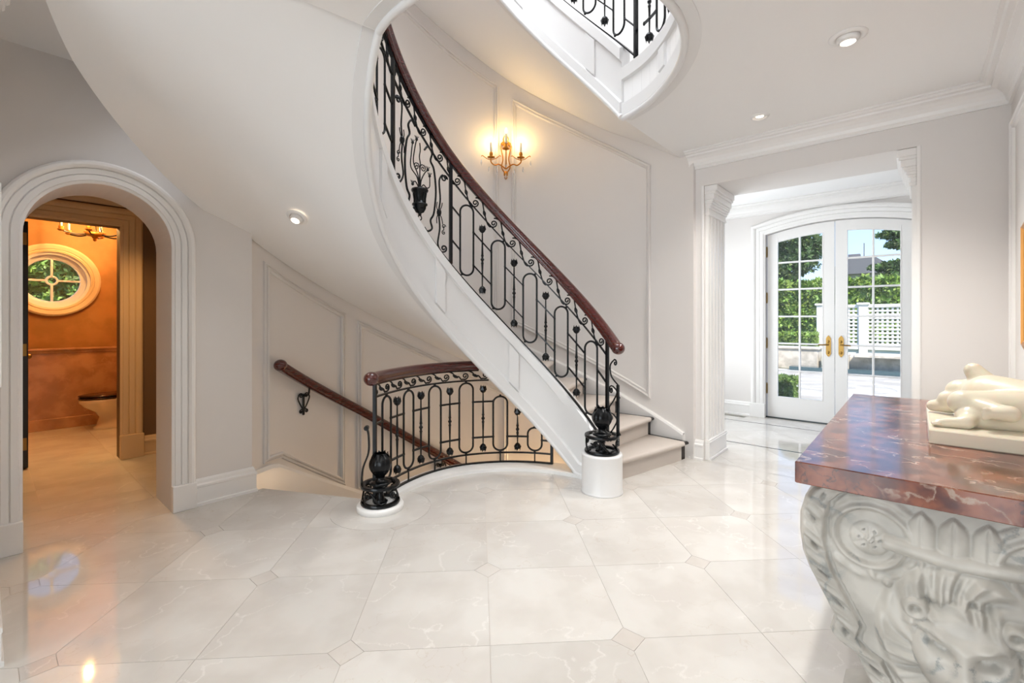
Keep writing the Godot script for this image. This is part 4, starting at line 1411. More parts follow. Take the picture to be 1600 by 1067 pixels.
func sconce():
	var a := 133.0
	var at := P(2.25, a, 3.35)
	var t := thing("wall_sconce", "gilt three-candle wall sconce with crystal drops between the wall panels", "sconce", at)
	var inw := -OUT(a)
	var rt := Vector3.UP.cross(inw).normalized()    # along the wall
	var loc := func(x: float, y: float, z: float) -> Vector3: return at + rt * x + Vector3(0, y, 0) + inw * z
	var s := Sh.new()
	# lyre-shaped back
	for e in [-1.0, 1.0]:
		var p := []
		for q in cat([Vector2(0, -0.2), Vector2(e * 0.05, -0.12), Vector2(e * 0.035, -0.02), Vector2(e * 0.05, 0.07), Vector2(e * 0.062, 0.15), Vector2(e * 0.03, 0.18), Vector2(e * 0.02, 0.13)], 5): p.append(loc.call(q.x, q.y, 0.02))
		s.tube(pv3(p), 0.007, 6)
		p = []
		for q in cat([Vector2(0, 0.16), Vector2(e * 0.03, 0.22), Vector2(0, 0.28)], 5): p.append(loc.call(q.x, q.y, 0.02))
		s.tube(pv3(p), 0.006, 6)
		s.ball(loc.call(e * 0.035, 0.165, 0.025), Vector3(0.02, 0.024, 0.012), 8)
	s.lathe(pv2([[0.0, -0.27], [0.012, -0.262], [0.02, -0.245], [0.01, -0.235], [0.024, -0.22], [0.026, -0.19], [0.012, -0.17], [0.0, -0.165]]), loc.call(0, 0, 0.035), 12)
	part(t, "back_plate", s, "gold")
	var k := 0
	for c in [Vector3(-0.175, -0.045, 0.12), Vector3(0.0, 0.04, 0.17), Vector3(0.175, -0.045, 0.12)]:
		s = Sh.new()
		var p := []
		for q in cat([Vector3(0, -0.14, 0.03), Vector3(c.x * 0.45 + 0.0, -0.1, c.z * 0.6), Vector3(c.x * 0.75, -0.125, c.z), Vector3(c.x, -0.09 if k != 1 else -0.02, c.z), c], 6): p.append(loc.call(q.x, q.y, q.z))
		s.tube(pv3(p), 0.008, 7)
		var b: Vector3 = loc.call(c.x, c.y, c.z)
		s.lathe(pv2([[0.0, -0.004], [0.012, -0.002], [0.044, 0.008], [0.046, 0.014], [0.018, 0.016], [0.016, 0.03], [0.022, 0.04], [0.02, 0.068], [0.014, 0.072], [0.0, 0.072]]), b, 16)
		if k != 1:
			for e in [-1.0, 1.0]:
				p = []
				for q in cat([Vector2(0, -0.02), Vector2(e * 0.05, -0.005), Vector2(e * 0.1, 0.03), Vector2(e * 0.115, 0.02)], 5): p.append(b + rt * q.x + Vector3(0, q.y, 0))
				s.tube(pv3(p), 0.005, 6)
		var arm := part(t, "arm", s, "gold")
		s = Sh.new()
		s.lathe(pv2([[0.0, 0.07], [0.0135, 0.07], [0.0135, 0.185], [0.01, 0.19], [0.0, 0.19]]), b, 12)
		part(arm, "candle", s, "candle")
		s = Sh.new()
		s.lathe(pv2([[0.0, 0.19], [0.009, 0.195], [0.014, 0.212], [0.011, 0.232], [0.004, 0.252], [0.0, 0.256]]), b, 10)
		part(arm, "candle_bulb", s, "bulb")
		omni("sconce_light_%d" % k, b + Vector3(0, 0.215, 0), 0.05, Color(1.0, 0.82, 0.52), 0.012)
		k += 1
	for q in [Vector3(-0.29, -0.06, 0.12), Vector3(0.29, -0.06, 0.12), Vector3(-0.2, -0.14, 0.12), Vector3(0.2, -0.14, 0.12), Vector3(-0.1, -0.16, 0.1), Vector3(0.1, -0.16, 0.1), Vector3(0.0, -0.2, 0.06), Vector3(-0.07, 0.2, 0.03), Vector3(0.07, 0.2, 0.03), Vector3(0.0, -0.08, 0.1)]:
		s = Sh.new()
		s.lathe(pv2([[0.0, -0.075], [0.007, -0.06], [0.011, -0.04], [0.006, -0.012], [0.002, 0.0], [0.0, 0.005]]), loc.call(q.x, q.y, q.z), 6, Basis(), false)
		part(t, "crystal_drop", s, "crystal")
func downlight(label: String, at: Vector3, n: Vector3, r: float, energy: float, eyeball: bool):
	var t := thing("recessed_downlight", label, "ceiling light", at)
	var b := Basis(n.cross(Vector3.RIGHT).normalized() * -1.0, n, Vector3.ZERO)
	b.x = Vector3.RIGHT - n * n.dot(Vector3.RIGHT); b.x = b.x.normalized()
	b.z = b.x.cross(n)
	var s := Sh.new()
	s.lathe(pv2([[r * 0.62, 0.002], [r * 0.7, 0.012], [r * 0.86, 0.012], [r, 0.003], [r * 1.02, 0.0], [r * 0.6, 0.0], [r * 0.62, 0.002]]), at, 28, b)
	part(t, "rim", s, "trim")
	s = Sh.new()
	if eyeball: s.lathe(pv2([[r * 0.62, 0.0], [r * 0.6, 0.02], [r * 0.46, 0.04], [r * 0.4, 0.036]]), at, 24, b)
	else: s.lathe(pv2([[r * 0.62, 0.004], [r * 0.55, 0.002], [r * 0.5, 0.0015]]), at, 24, b)
	part(t, "reflector", s, "trim")
	s = Sh.new()
	s.lathe(pv2([[r * 0.4, 0.034 if eyeball else 0.002], [r * 0.25, 0.044 if eyeball else 0.003], [0.0, 0.048 if eyeball else 0.004]]), at, 20, b)
	part(t, "bulb_face", s, "spot")
	spot("downlight_beam", at + n * 0.07, n, 62.0, energy, Color(1.0, 0.985, 0.96))
func downlights():
	downlight("white eyeball downlight in the ceiling near the crown moulding", W(-0.305, 3.36, CEIL), Vector3.DOWN, 0.095, 3.5, true)
	downlight("small flush downlight in the ceiling over the lobby opening", W(-0.97, 4.205, CEIL), Vector3.DOWN, 0.07, 2.2, false)
	var n := (P(1.8, 215, out1(215)) - P(1.2, 215, bot1(215))).cross(P(1.6, 218, out1(218)) - P(1.6, 212, out1(212))).normalized()
	if n.y > 0: n = -n
	downlight("small round light set in the underside of the stair", P(1.638, 215, 2.178), n, 0.075, 0.25, true)
	downlight("flush downlight in the ceiling just inside the front opening, over the arch side", W(-2.9, 0.75, CEIL), Vector3.DOWN, 0.08, 0.9, false)
	downlight("flush downlight in the ceiling just inside the front opening, at its middle", W(-1.5, 0.8, CEIL), Vector3.DOWN, 0.08, 1.3, false)
	downlight("flush downlight in the ceiling just inside the front opening, over the console end", W(-0.75, 0.7, CEIL), Vector3.DOWN, 0.08, 1.2, false)
	# laylight in the upper ceiling, out of view above the well
	var t := thing("ceiling_laylight", "glazed laylight in the ceiling over the stair hall", "ceiling light", W(CX, CV, 6.36))
	var s := Sh.new()
	s.box(W(CX, CV, 6.38), Vector3(2.3, 0.03, 2.3))
	part(t, "glazing", s, "laylight")
	s = Sh.new()
	for e in [-1, 1]:
		s.box(W(CX + e * 1.2, CV, 6.36), Vector3(0.1, 0.08, 2.5), 0.01)
		s.box(W(CX, CV + e * 1.2, 6.36), Vector3(2.3, 0.08, 0.1), 0.01)
	part(t, "frame", s, "trim")

# ---------------------------------------------------------------- console table and sculpture
const CC := 0.085
func c_half(h: float) -> float: return tab([[0.0, 0.3], [0.06, 0.29], [0.1, 0.22], [0.15, 0.2], [0.187, 0.21], [0.27, 0.25], [0.285, 0.29], [0.31, 0.318], [0.335, 0.312], [0.36, 0.305], [0.401, 0.326], [0.505, 0.38], [0.56, 0.4], [0.634, 0.409], [0.7, 0.408], [0.763, 0.392], [0.795, 0.365], [0.823, 0.33]], h)
func c_relief(x: float, h: float, edge: float) -> float:
	var xa := absf(x)
	var d := 0.0
	# raised border with overlapping leaves
	if edge < 0.075 and h > 0.12:
		var b := smoothstep(0.075, 0.066, edge)
		var ph := fposmod(h * 11.0 + edge * 9.0, 1.0)
		d += b * (0.007 + 0.011 * ph * (1.0 - ph) * 4.0 * smoothstep(0.0, 0.02, edge))
		d += 0.006 * pow(absf(sin(h * 95.0 + edge * 70.0)), 4.0) * b * smoothstep(0.004, 0.02, edge) * smoothstep(0.07, 0.05, edge)
		var hole := Vector2((edge - 0.042) / 0.012, (ph - 0.93) * 0.09 / 0.0075 + (edge - 0.042) * 40.0).length()
		if hole < 1.0: d -= 0.02 * (1.0 - hole * hole)
	if absf(edge - 0.078) < 0.006: d -= 0.006
	# volutes
	var vc := Vector2(xa - 0.205, h - 0.665)
	var vr := vc.length()
	var va := atan2(vc.y, vc.x)
	if vr < 0.155:
		var sp := 0.1 + 0.014 * va / PI
		d += 0.014 * exp(-pow((vr - sp) / 0.011, 2.0))
		d += 0.012 * exp(-pow((vr - sp - 0.032) / 0.014, 2.0)) * (0.75 + 0.25 * cos(va * 14.0))
		if vr < sp - 0.012: d -= 0.004
		if vr < 0.056: d += 0.013 * sqrt(maxf(0.0, 1.0 - pow(vr / 0.056, 2.0))) * (0.55 + 0.45 * pow(absf(cos(va * 3.0)), 0.6))
		if vr < 0.012: d += 0.006
		if vr > 0.026 and vr < 0.032 and absf(fposmod(va * 3.0 / PI + 0.5, 1.0) - 0.5) < 0.12: d -= 0.012
	# arched bar joining them
	var bh := 0.652 + 0.02 * xa / 0.2
	if xa < 0.17 and absf(h - bh) < 0.024: d = maxf(d, 0.026 * sqrt(1.0 - pow((h - bh) / 0.024, 2.0)))
	# upright leaves over the bar
	if h > 0.675 and h < 0.79 and xa < 0.11:
		var k := fposmod(x + 0.0375, 0.075) / 0.075 - 0.5
		var up := (h - 0.675) / 0.115
		var wd := 0.46 * (1.0 - pow(maxf(0.0, up - 0.55) / 0.45, 2.0))
		if absf(k) < wd: d = maxf(d, 0.022 * sqrt(maxf(0.0, 1.0 - pow(k / wd, 2.0))) * (0.6 + 0.4 * up) - 0.004 * exp(-pow(k / 0.05, 2.0)))
	# flutes and crescents under the bar
	if h < bh - 0.02 and h > 0.56 and xa < 0.07: d = maxf(d, 0.008 * absf(cos(x * 110.0)))
	var cr := Vector2(xa - 0.15, h - 0.62).length()
	if h < 0.635 and cr > 0.068 and cr < 0.1 and vr > 0.1: d = maxf(d, 0.016 * sqrt(1.0 - pow((cr - 0.084) / 0.016, 2.0)) * (0.7 + 0.3 * cos(xa * 160.0)))
	# lion mask
	var xl := x - 0.02
	var la := absf(xl)
	var q := Vector2(xl / 0.16, (h - 0.4) / 0.19)
	var ql := q.length()
	if ql < 1.35:
		var ang := atan2(q.y, q.x)
		var lock := 0.5 + 0.35 * cos(ang * 9.0 + 8.0 * ql + 2.2 * sin(ang * 3.0 + 1.0)) + 0.15 * cos(ang * 27.0 + 16.0 * ql + 5.0 * sin(ang * 3.0 + 1.0))
		d = maxf(d, smoothstep(1.35, 1.15, ql) * (0.012 + 0.03 * lock))
		var fl := Vector2(xl / 0.118, (h - 0.395) / 0.15).length()
		if fl < 1.0: d = maxf(d, 0.024 + 0.05 * sqrt(1.0 - fl * fl))
		# tufts over the forehead and cheeks
		if fl > 0.72 and fl < 1.3 and h > 0.44: d += 0.012 * cos(ang * 12.0 - 9.0 * fl + 2.0 * sin(ang * 5.0)) * smoothstep(0.72, 0.92, fl) * smoothstep(1.3, 1.05, fl)
		# brow, nose bridge, muzzle
		d += 0.02 * exp(-pow((la - 0.05) / 0.034, 2.0) - pow((h - 0.442 - la * 0.25) / 0.013, 2.0))
		d += 0.022 * exp(-pow(xl / 0.024, 2.0)) * smoothstep(0.47, 0.43, h) * smoothstep(0.31, 0.34, h)
		d += 0.04 * exp(-pow((la - 0.03) / 0.034, 2.0) - pow((h - 0.315) / 0.032, 2.0))
		d += 0.02 * exp(-pow(xl / 0.03, 2.0) - pow((h - 0.342) / 0.014, 2.0))
		d += 0.016 * exp(-pow((la - 0.085) / 0.025, 2.0) - pow((h - 0.36) / 0.03, 2.0))
		# sunk eyes with a lid above and below
		var ey := h - 0.41 - (la - 0.05) * 0.18
		d -= 0.046 * exp(-pow((la - 0.05) / 0.024, 2.0) - pow(ey / 0.013, 2.0))
		d += 0.026 * exp(-pow((la - 0.05) / 0.0105, 2.0) - pow(ey / 0.0075, 2.0))
		d -= 0.008 * exp(-pow((la - 0.05) / 0.004, 2.0) - pow(ey / 0.004, 2.0))
		d -= 0.03 * exp(-pow((h - 0.278 + la * 0.25) / 0.009, 2.0)) * smoothstep(0.08, 0.055, la)
		var er := Vector2(la - 0.108, h - 0.497).length()
		if er < 0.036: d = maxf(d, 0.05 * sqrt(1.0 - pow(er / 0.036, 2.0)) + 0.016) - 0.036 * exp(-pow(er / 0.016, 2.0))
	return d
func console():
	var t := thing("console_table", "marble console with red top on a carved white lion support, by the wall", "console table", W(CC, 2.9, 0))
	var s := Sh.new()
	s.box(W(0.084, 2.9, 0.862), Vector3(0.82, 0.076, 2.0), 0.003)
	part(t, "top", s, "red_marble", "polished red marble slab with pale veins")
	for v0 in [1.985, 3.58]:
		s = Sh.new()
		var outl := PackedVector2Array()
		for i in 42: outl.append(Vector2(c_half(0.823 * i / 41.0), 0.823 * i / 41.0))
		for i in 42: outl.append(Vector2(-c_half(0.823 * (41 - i) / 41.0), 0.823 * (41 - i) / 41.0))
		s.prism(outl, W(CC, v0 + 0.002, 0), Vector3(1, 0, 0), Vector3.UP, Vector3(0, 0, -0.2), true)
		var fine: bool = v0 < 2.5
		if fine:
			var rows := []
			var NH := 210
			var NX := 220
			for i in NH + 1:
				var h := 0.823 * i / NH
				var hw := c_half(h)
				var row := PackedVector3Array()
				for j in NX + 1:
					var x := hw * (2.0 * j / NX - 1.0)
					var edge := (hw - absf(x)) * 0.93
					var d := 1.25 * c_relief(x, h, edge) * smoothstep(0.0, 0.012, edge) * smoothstep(0.823, 0.81, h)
					d -= 0.014 * pow(1.0 - smoothstep(0.0, 0.014, edge), 2.0)
					row.append(W(CC + x, v0 - 0.012 - d, h))
				rows.append(row)
			s.grid(rows, false, 1)
			s.grid([pv3(rows.map(func(r): return r[0])), pv3(rows.map(func(r): return r[0] + Vector3(0, 0, -0.04)))], false, 4)
			s.grid([pv3(rows.map(func(r): return r[-1])), pv3(rows.map(func(r): return r[-1] + Vector3(0, 0, -0.04)))], false, 4)
		part(t, "support", s, "white_marble", "carved white marble support with volutes and a lion mask" if fine else "")
# one smooth surface through a field: one point in each crossed cell, one face round each crossed edge
func net(s: Sh, f: Callable, lo: Vector3, hi: Vector3, cell: float):
	var n := Vector3i(((hi - lo) / cell).ceil())
	var vals := PackedFloat32Array()
	vals.resize((n.x + 1) * (n.y + 1) * (n.z + 1))
	var id := func(i: int, j: int, k: int) -> int: return (k * (n.y + 1) + j) * (n.x + 1) + i
	var at := 0
	for k in n.z + 1:
		for j in n.y + 1:
			for i in n.x + 1:
				vals[at] = f.call(lo + Vector3(i, j, k) * cell)
				at += 1
	var pt := {}
	for k in n.z:
		for j in n.y:
			for i in n.x:
				var sum := Vector3.ZERO
				var cnt := 0
				var b: int = (k * (n.y + 1) + j) * (n.x + 1) + i
				var v0 := vals[b] < 0
				var same := true
				for c in [1, n.x + 1, n.x + 2, (n.y + 1) * (n.x + 1), (n.y + 1) * (n.x + 1) + 1, (n.y + 2) * (n.x + 1), (n.y + 2) * (n.x + 1) + 1]:
					if (vals[b + c] < 0) != v0:
						same = false
						break
				if same: continue
				for e in [[0, 0, 0, 0], [0, 1, 0, 0], [0, 0, 1, 0], [0, 1, 1, 0], [0, 0, 0, 1], [0, 1, 0, 1], [0, 0, 1, 1], [0, 1, 1, 1], [0, 0, 0, 2], [0, 1, 0, 2], [0, 0, 1, 2], [0, 1, 1, 2]]:
					var p := [0, 0, 0]
					var ax: int = e[3]
					p[(ax + 1) % 3] = e[1]; p[(ax + 2) % 3] = e[2]
					var q := p.duplicate()
					q[ax] = 1
					var va: float = vals[id.call(i + p[0], j + p[1], k + p[2])]
					var vb: float = vals[id.call(i + q[0], j + q[1], k + q[2])]
					if (va < 0) != (vb < 0):
						var w := va / (va - vb)
						sum += Vector3(p[0], p[1], p[2]).lerp(Vector3(q[0], q[1], q[2]), w)
						cnt += 1
				pt[Vector3i(i, j, k)] = lo + (Vector3(i, j, k) + sum / cnt) * cell
	for key in pt:
		var i: int = key.x
		var j: int = key.y
		var k: int = key.z
		var v0: float = vals[id.call(i, j, k)]
		for ax in 3:
			var q := [i, j, k]
			q[ax] += 1
			var v1: float = vals[id.call(q[0], q[1], q[2])]
			if (v0 < 0) == (v1 < 0): continue
			var d1 := Vector3i.ZERO
			var d2 := Vector3i.ZERO
			d1[(ax + 1) % 3] = 1; d2[(ax + 2) % 3] = 1
			if pt.has(key - d1) and pt.has(key - d2) and pt.has(key - d1 - d2):
				if v0 < 0: s.quad(pt[key], pt[key - d2], pt[key - d1 - d2], pt[key - d1], 1)
				else: s.quad(pt[key], pt[key - d1], pt[key - d1 - d2], pt[key - d2], 1)
func statue():
	var t := thing("reclining_sculpture", "cream marble sculpture of a curled-up reclining figure on a thin plinth", "sculpture", W(0.26, 2.9, 0.9))
	var s := Sh.new()
	s.box(W(0.255, 2.905, 0.9285), Vector3(0.437, 0.057, 0.75), 0.004)
	part(t, "plinth", s, "cream_marble")
	# bones: (u, v, h, radius) pairs
	var B := []
	for b in [
		[0.355, 2.85, 1.03, 0.115, 0.25, 2.9, 1.055, 0.105],      # hips and back
		[0.25, 2.9, 1.06, 0.09, 0.21, 3.02, 1.06, 0.075],      # back to shoulders
		[0.36, 2.79, 1.035, 0.078, 0.15, 2.755, 1.048, 0.052],     # upper thigh
		[0.15, 2.76, 1.045, 0.044, 0.235, 2.69, 1.03, 0.036],  # upper shin
		[0.235, 2.69, 1.03, 0.034, 0.275, 2.665, 1.03, 0.032],
		[0.275, 2.665, 1.03, 0.03, 0.212, 2.635, 1.028, 0.019],   # upper foot
		[0.4, 2.78, 0.99, 0.062, 0.165, 2.71, 0.995, 0.046],     # lower thigh and knee
		[0.17, 2.71, 0.99, 0.04, 0.15, 2.645, 0.982, 0.027],
		[0.15, 2.645, 0.98, 0.026, 0.065, 2.62, 0.972, 0.017], # lower foot
		[0.24, 2.98, 1.1, 0.055, 0.197, 3.0, 1.168, 0.034],     # raised elbow
		[0.197, 3.0, 1.17, 0.029, 0.24, 3.03, 1.1, 0.035],
		[0.2, 3.04, 1.06, 0.065, 0.155, 3.02, 1.065, 0.055],    # head
		[0.17, 2.98, 1.035, 0.05, 0.115, 3.0, 1.025, 0.042],
		[0.115, 3.0, 1.0, 0.038, 0.06, 3.02, 0.988, 0.026],    # forearm and hand
		[0.35, 2.95, 1.0, 0.07, 0.2, 3.05, 1.0, 0.05]]:
		B.append([W(b[0], b[1], b[2]), W(b[4], b[5], b[6]), b[3], b[7]])
	for k in 5:   # toes
		B.append([W(0.068, 2.604 + k * 0.0095, 0.976), W(0.05, 2.6 + k * 0.0095, 0.97), 0.0075, 0.0065])
		B.append([W(0.213, 2.63, 1.01 + k * 0.009), W(0.201, 2.622, 1.008 + k * 0.0095), 0.0072, 0.0068])
	var f := func(p: Vector3) -> float:
		var d := 1.0
		for b in B:
			var pa: Vector3 = p - b[0]
			var ba: Vector3 = b[1] - b[0]
			var h := clampf(pa.dot(ba) / ba.length_squared(), 0.0, 1.0)
			var e: float = (pa - ba * h).length() - lerpf(b[2], b[3], h)
			if e > 0.08: 
				d = minf(d, e)
				continue
			var k := 0.008 if b[2] > 0.02 else 0.002
			var m := clampf(0.5 + 0.5 * (d - e) / k, 0.0, 1.0)
			d = lerpf(d, e, m) - k * m * (1.0 - m)
		return maxf(d, 0.955 - p.y)
	s = Sh.new()
	net(s, f, Vector3(0.03, 0.948, -3.12), Vector3(0.47, 1.22, -2.58), 0.0062)
	part(t, "figure", s, "cream_marble")

# ---------------------------------------------------------------- powder room behind the arch
func powder_room():
	var s: Sh
	# passage
	var wp := struct("wall_passage", "brown walls of the passage behind the arch")
	s = Sh.new()
	var op := pv2([[-0.62, 0], [0.235, 0], [0.235, 2.34], [0.925, 2.34], [0.925, 0], [2.0, 0], [2.0, 2.7], [-0.62, 2.7]])
	s.prism(op, W(-6.05, 0, 0), Vector3(0, 0, -1), Vector3.UP, Vector3(-0.16, 0, 0))
	s.box(W(-5.3, -0.65, 1.35), Vector3(1.9, 2.7, 0.1))
	s.box(W(-5.42, 2.05, 1.35), Vector3(1.66, 2.7, 0.1))
	s.box(W(-4.6, 1.75, 1.35), Vector3(0.1, 2.7, 0.6))
	s.box(W(-4.6, -0.4, 1.35), Vector3(0.1, 2.7, 0.5))
	part(wp, "wall_face", s, "passage")
	var cp := struct("ceiling_passage", "plain ceiling of the passage")
	s = Sh.new()
	slab(rect2(-6.3, -0.7, -4.5, 2.1), 2.64, 2.75, s)
	part(cp, "ceiling_face", s, "warm_trim")
	var t := struct("trim_10", "warm-lit casing of the powder room door")
	var cas := pv2(CASING)
	for i in cas.size(): cas[i].x *= 1.25
	s = Sh.new()
	s.molding(pv3([W(-6.05, 0.235, 0.24), W(-6.05, 0.235, 2.34), W(-6.05, 0.925, 2.34), W(-6.05, 0.925, 0.24)]), Vector3(1, 0, 0), cas)
	part(t, "casing", s, "warm_trim")
	s = Sh.new()
	for e in [[0.235, -1.0], [0.925, 1.0]]: s.box(W(-6.05 + 0.03, e[0] + e[1] * 0.092, 0.12), Vector3(0.06, 0.24, 0.19), 0.004)
	part(t, "plinth_block", s, "warm_trim")
	s = Sh.new()
	s.molding(pv3([W(-6.05, 2.0, 2.64), W(-6.05, -0.6, 2.64)]), Vector3.UP, pv2([[0.0, -0.1], [0.015, -0.1], [0.03, -0.06], [0.07, -0.03], [0.08, 0.0], [0.0, 0.0]]))
	part(t, "crown", s, "warm_trim")
	s = Sh.new()
	s.molding(pv3([W(-6.05, 2.0, 0), W(-6.05, 1.11, 0)]), Vector3.UP, pv2(BASE))
	t = struct("baseboard_passage", "tan baseboard of the passage")
	part(t, "board", s, "warm_trim")
	# room
	var fr := struct("floor_powder", "warm-lit marble floor of the powder room")
	s = Sh.new()
	slab(rect2(-8.5, -1.0, -6.05, 2.1), -0.12, -0.0025, s)
	part(fr, "bed", s, "grout")
	tile_region(fr, [rect2(-8.36, -1.0, -6.05, 2.0)], [], Vector2(-6.05, 0.3), Vector2(1, 0), Vector2(0, 1), 0.6, false, Vector2(-8.4, -1.0), Vector2(-6.0, 2.0))
	var wr := struct("wall_powder", "orange plaster walls of the powder room")
	s = Sh.new()
	var c := Vector2(0.615, 1.914)
	for half in 2:   # back wall in two halves round the window
		var p := PackedVector2Array()
		var sg := 1.0 if half == 0 else -1.0
		var hy := 2.9 if half == 0 else 0.0
		p.append(Vector2(-1.0, c.y)); p.append(Vector2(c.x - 0.37, c.y))
		for i in range(1, 24): p.append(c + Vector2(-cos(PI * i / 24.0), sg * sin(PI * i / 24.0)) * 0.37)
		p.append(Vector2(c.x + 0.37, c.y)); p.append(Vector2(2.0, c.y)); p.append(Vector2(2.0, hy)); p.append(Vector2(-1.0, hy))
		s.prism(p, W(-8.36, 0, 0), Vector3(0, 0, -1), Vector3.UP, Vector3(-0.25, 0, 0))
	s.box(W(-7.3, 2.06, 1.45), Vector3(2.6, 2.9, 0.12))
	s.box(W(-7.3, -1.06, 1.45), Vector3(2.6, 2.9, 0.12))
	s.box(W(-6.23, -0.5, 1.45), Vector3(0.04, 2.9, 1.1))
	s.box(W(-6.23, 1.6, 1.45), Vector3(0.04, 2.9, 1.2))
	part(wr, "wall_face", s, "plaster")
	s = Sh.new()
	s.box(W(-8.35, 0.5, 0.5), Vector3(0.03, 0.99, 3.0))
	s.box(W(-7.3, 1.985, 0.5), Vector3(2.1, 0.99, 0.03))
	part(wr, "wainscot", s, "wainscot", "polished tan marble wainscot")
	s = Sh.new()
	s.molding(pv3([W(-8.335, 2.0, 0.97), W(-8.335, -1.0, 0.97)]).slice(0, 2), Vector3.UP, rot2(pv2([[0.0, 0.0], [-0.012, 0.005], [-0.018, 0.03], [-0.034, 0.045], [-0.034, 0.06], [-0.02, 0.065], [0.0, 0.07]])))
	part(wr, "chair_rail", s, "wainscot")
	s = Sh.new()
	s.box(W(-8.325, 0.5, 0.07), Vector3(0.024, 0.14, 3.0), 0.004)
	part(wr, "base", s, "wainscot")
	var ce := struct("ceiling_powder", "ceiling of the powder room")
	s = Sh.new()
	slab(rect2(-8.65, -1.15, -6.05, 2.15), 2.9, 3.05, s)
	part(ce, "ceiling_face", s, "warm_trim")
	# round window
	var wn := struct("window_1", "round window with four curved panes and a small centre ring", W(-8.36, c.x, c.y))
	var ring := func(r0: float, prof: Array) -> Sh:
		var q := Sh.new()
		var p := PackedVector3Array()
		for i in 48:
			var a := TAU * i / 48
			p.append(W(-8.36, c.x + r0 * cos(a), c.y + r0 * sin(a)))
		q.molding(p, Vector3(1, 0, 0), pv2(prof), true)
		return q
	part(wn, "surround", ring.call(0.36, [[0.0, -0.06], [0.0, 0.03], [-0.02, 0.04], [-0.035, 0.034], [-0.04, 0.045], [-0.08, 0.055], [-0.1, 0.045], [-0.105, 0.0]]), "warm_trim", "wide moulded ring round the window")
	part(wn, "sash", ring.call(0.36, [[0.0, 0.0], [0.03, -0.02], [0.03, -0.1], [0.06, -0.12], [0.085, -0.13], [0.09, -0.16], [0.0, -0.16]]), "trim")
	for k in 4:
		s = Sh.new()
		var a := PI * 0.5 * k
		var mid := 0.165
		s.box(W(-8.51, c.x + mid * cos(a), c.y + mid * sin(a)), Vector3(0.03, 0.026, 0.23) if k % 2 == 0 else Vector3(0.03, 0.23, 0.026), 0.005)
		part(wn, "muntin", s, "trim")
	s = Sh.new()
	var rp := PackedVector3Array()
	for i in 24: rp.append(W(-8.51, c.x + 0.052 * cos(TAU * i / 24), c.y + 0.052 * sin(TAU * i / 24)))
	s.tube(rp, 0.014, 8, true)
	part(wn, "centre_ring", s, "trim")
	for k in 4:
		s = Sh.new()
		for i in 8:
			var a0 := PI * 0.5 * (k + i / 8.0)
			var a1 := PI * 0.5 * (k + (i + 1) / 8.0)
			s.quad(W(-8.515, c.x, c.y), W(-8.515, c.x, c.y), W(-8.515, c.x + 0.29 * cos(a0), c.y + 0.29 * sin(a0)), W(-8.515, c.x + 0.29 * cos(a1), c.y + 0.29 * sin(a1)))
		part(wn, "pane", s, "glass")
	# open door, seen on its hinged edge
	var d := struct("door_3", "black powder room door standing open, brass hinges on its edge", W(-6.6, 0.26, 0))
	s = Sh.new()
	s.box(W(-6.66, 0.272, 1.17), Vector3(0.76, 2.31, 0.05), 0.003)
	part(d, "leaf", s, "door_black")
	for h in [0.18, 1.06, 2.1]:
		s = Sh.new()
		s.box(W(-6.277, 0.268, h + 0.06), Vector3(0.006, 0.115, 0.038), 0.002)
		s.tube(pv3([W(-6.272, 0.238, h), W(-6.272, 0.238, h + 0.12)]), 0.006, 8)
		for k in 3:
			s.ball(W(-6.273, 0.258 + 0.006 * (k % 2) , h + 0.025 + 0.035 * k), Vector3(0.003, 0.005, 0.005), 6)
		part(d, "hinge", s, "brass")
	s = Sh.new()
	s.lathe(pv2([[0.028, 0.0], [0.028, 0.006], [0.01, 0.01], [0.009, 0.03], [0.024, 0.042], [0.028, 0.055], [0.02, 0.068], [0.0, 0.072]]), W(-6.98, 0.284, 1.02), 16, Basis(Vector3.RIGHT, -PI / 2))
	part(d, "knob", s, "brass")
	toilet()
	chandelier()
	var p0 := W(-6.8, 0.62, 2.86)
	var t3 := thing("recessed_downlight", "small downlight in the powder room ceiling", "ceiling light", p0)
	s = Sh.new()
	s.lathe(pv2([[0.0, -0.002], [0.045, -0.002], [0.05, 0.01], [0.07, 0.012], [0.075, 0.0]]), p0 + Vector3(0, 0.03, 0), 20, Basis.from_scale(Vector3(1, -1, 1)))
	part(t3, "lamp", s, "warm_lamp")
	spot("powder_downlight", p0 + Vector3(0, -0.03, 0), Vector3(0, -1, 0), 30.0, 2.6, Color(1.0, 0.78, 0.5))
	var p1 := W(-5.3, 0.9, 2.6)
	var t4 := thing("recessed_downlight", "small downlight in the passage ceiling", "ceiling light", p1)
	s = Sh.new()
	s.lathe(pv2([[0.0, -0.002], [0.045, -0.002], [0.05, 0.01], [0.07, 0.012], [0.075, 0.0]]), p1 + Vector3(0, 0.03, 0), 20, Basis.from_scale(Vector3(1, -1, 1)))
	part(t4, "lamp", s, "warm_lamp")
	spot("passage_downlight", p1 + Vector3(0, -0.03, 0), Vector3(0, -1, 0), 60.0, 1.4, Color(1.0, 0.76, 0.47))
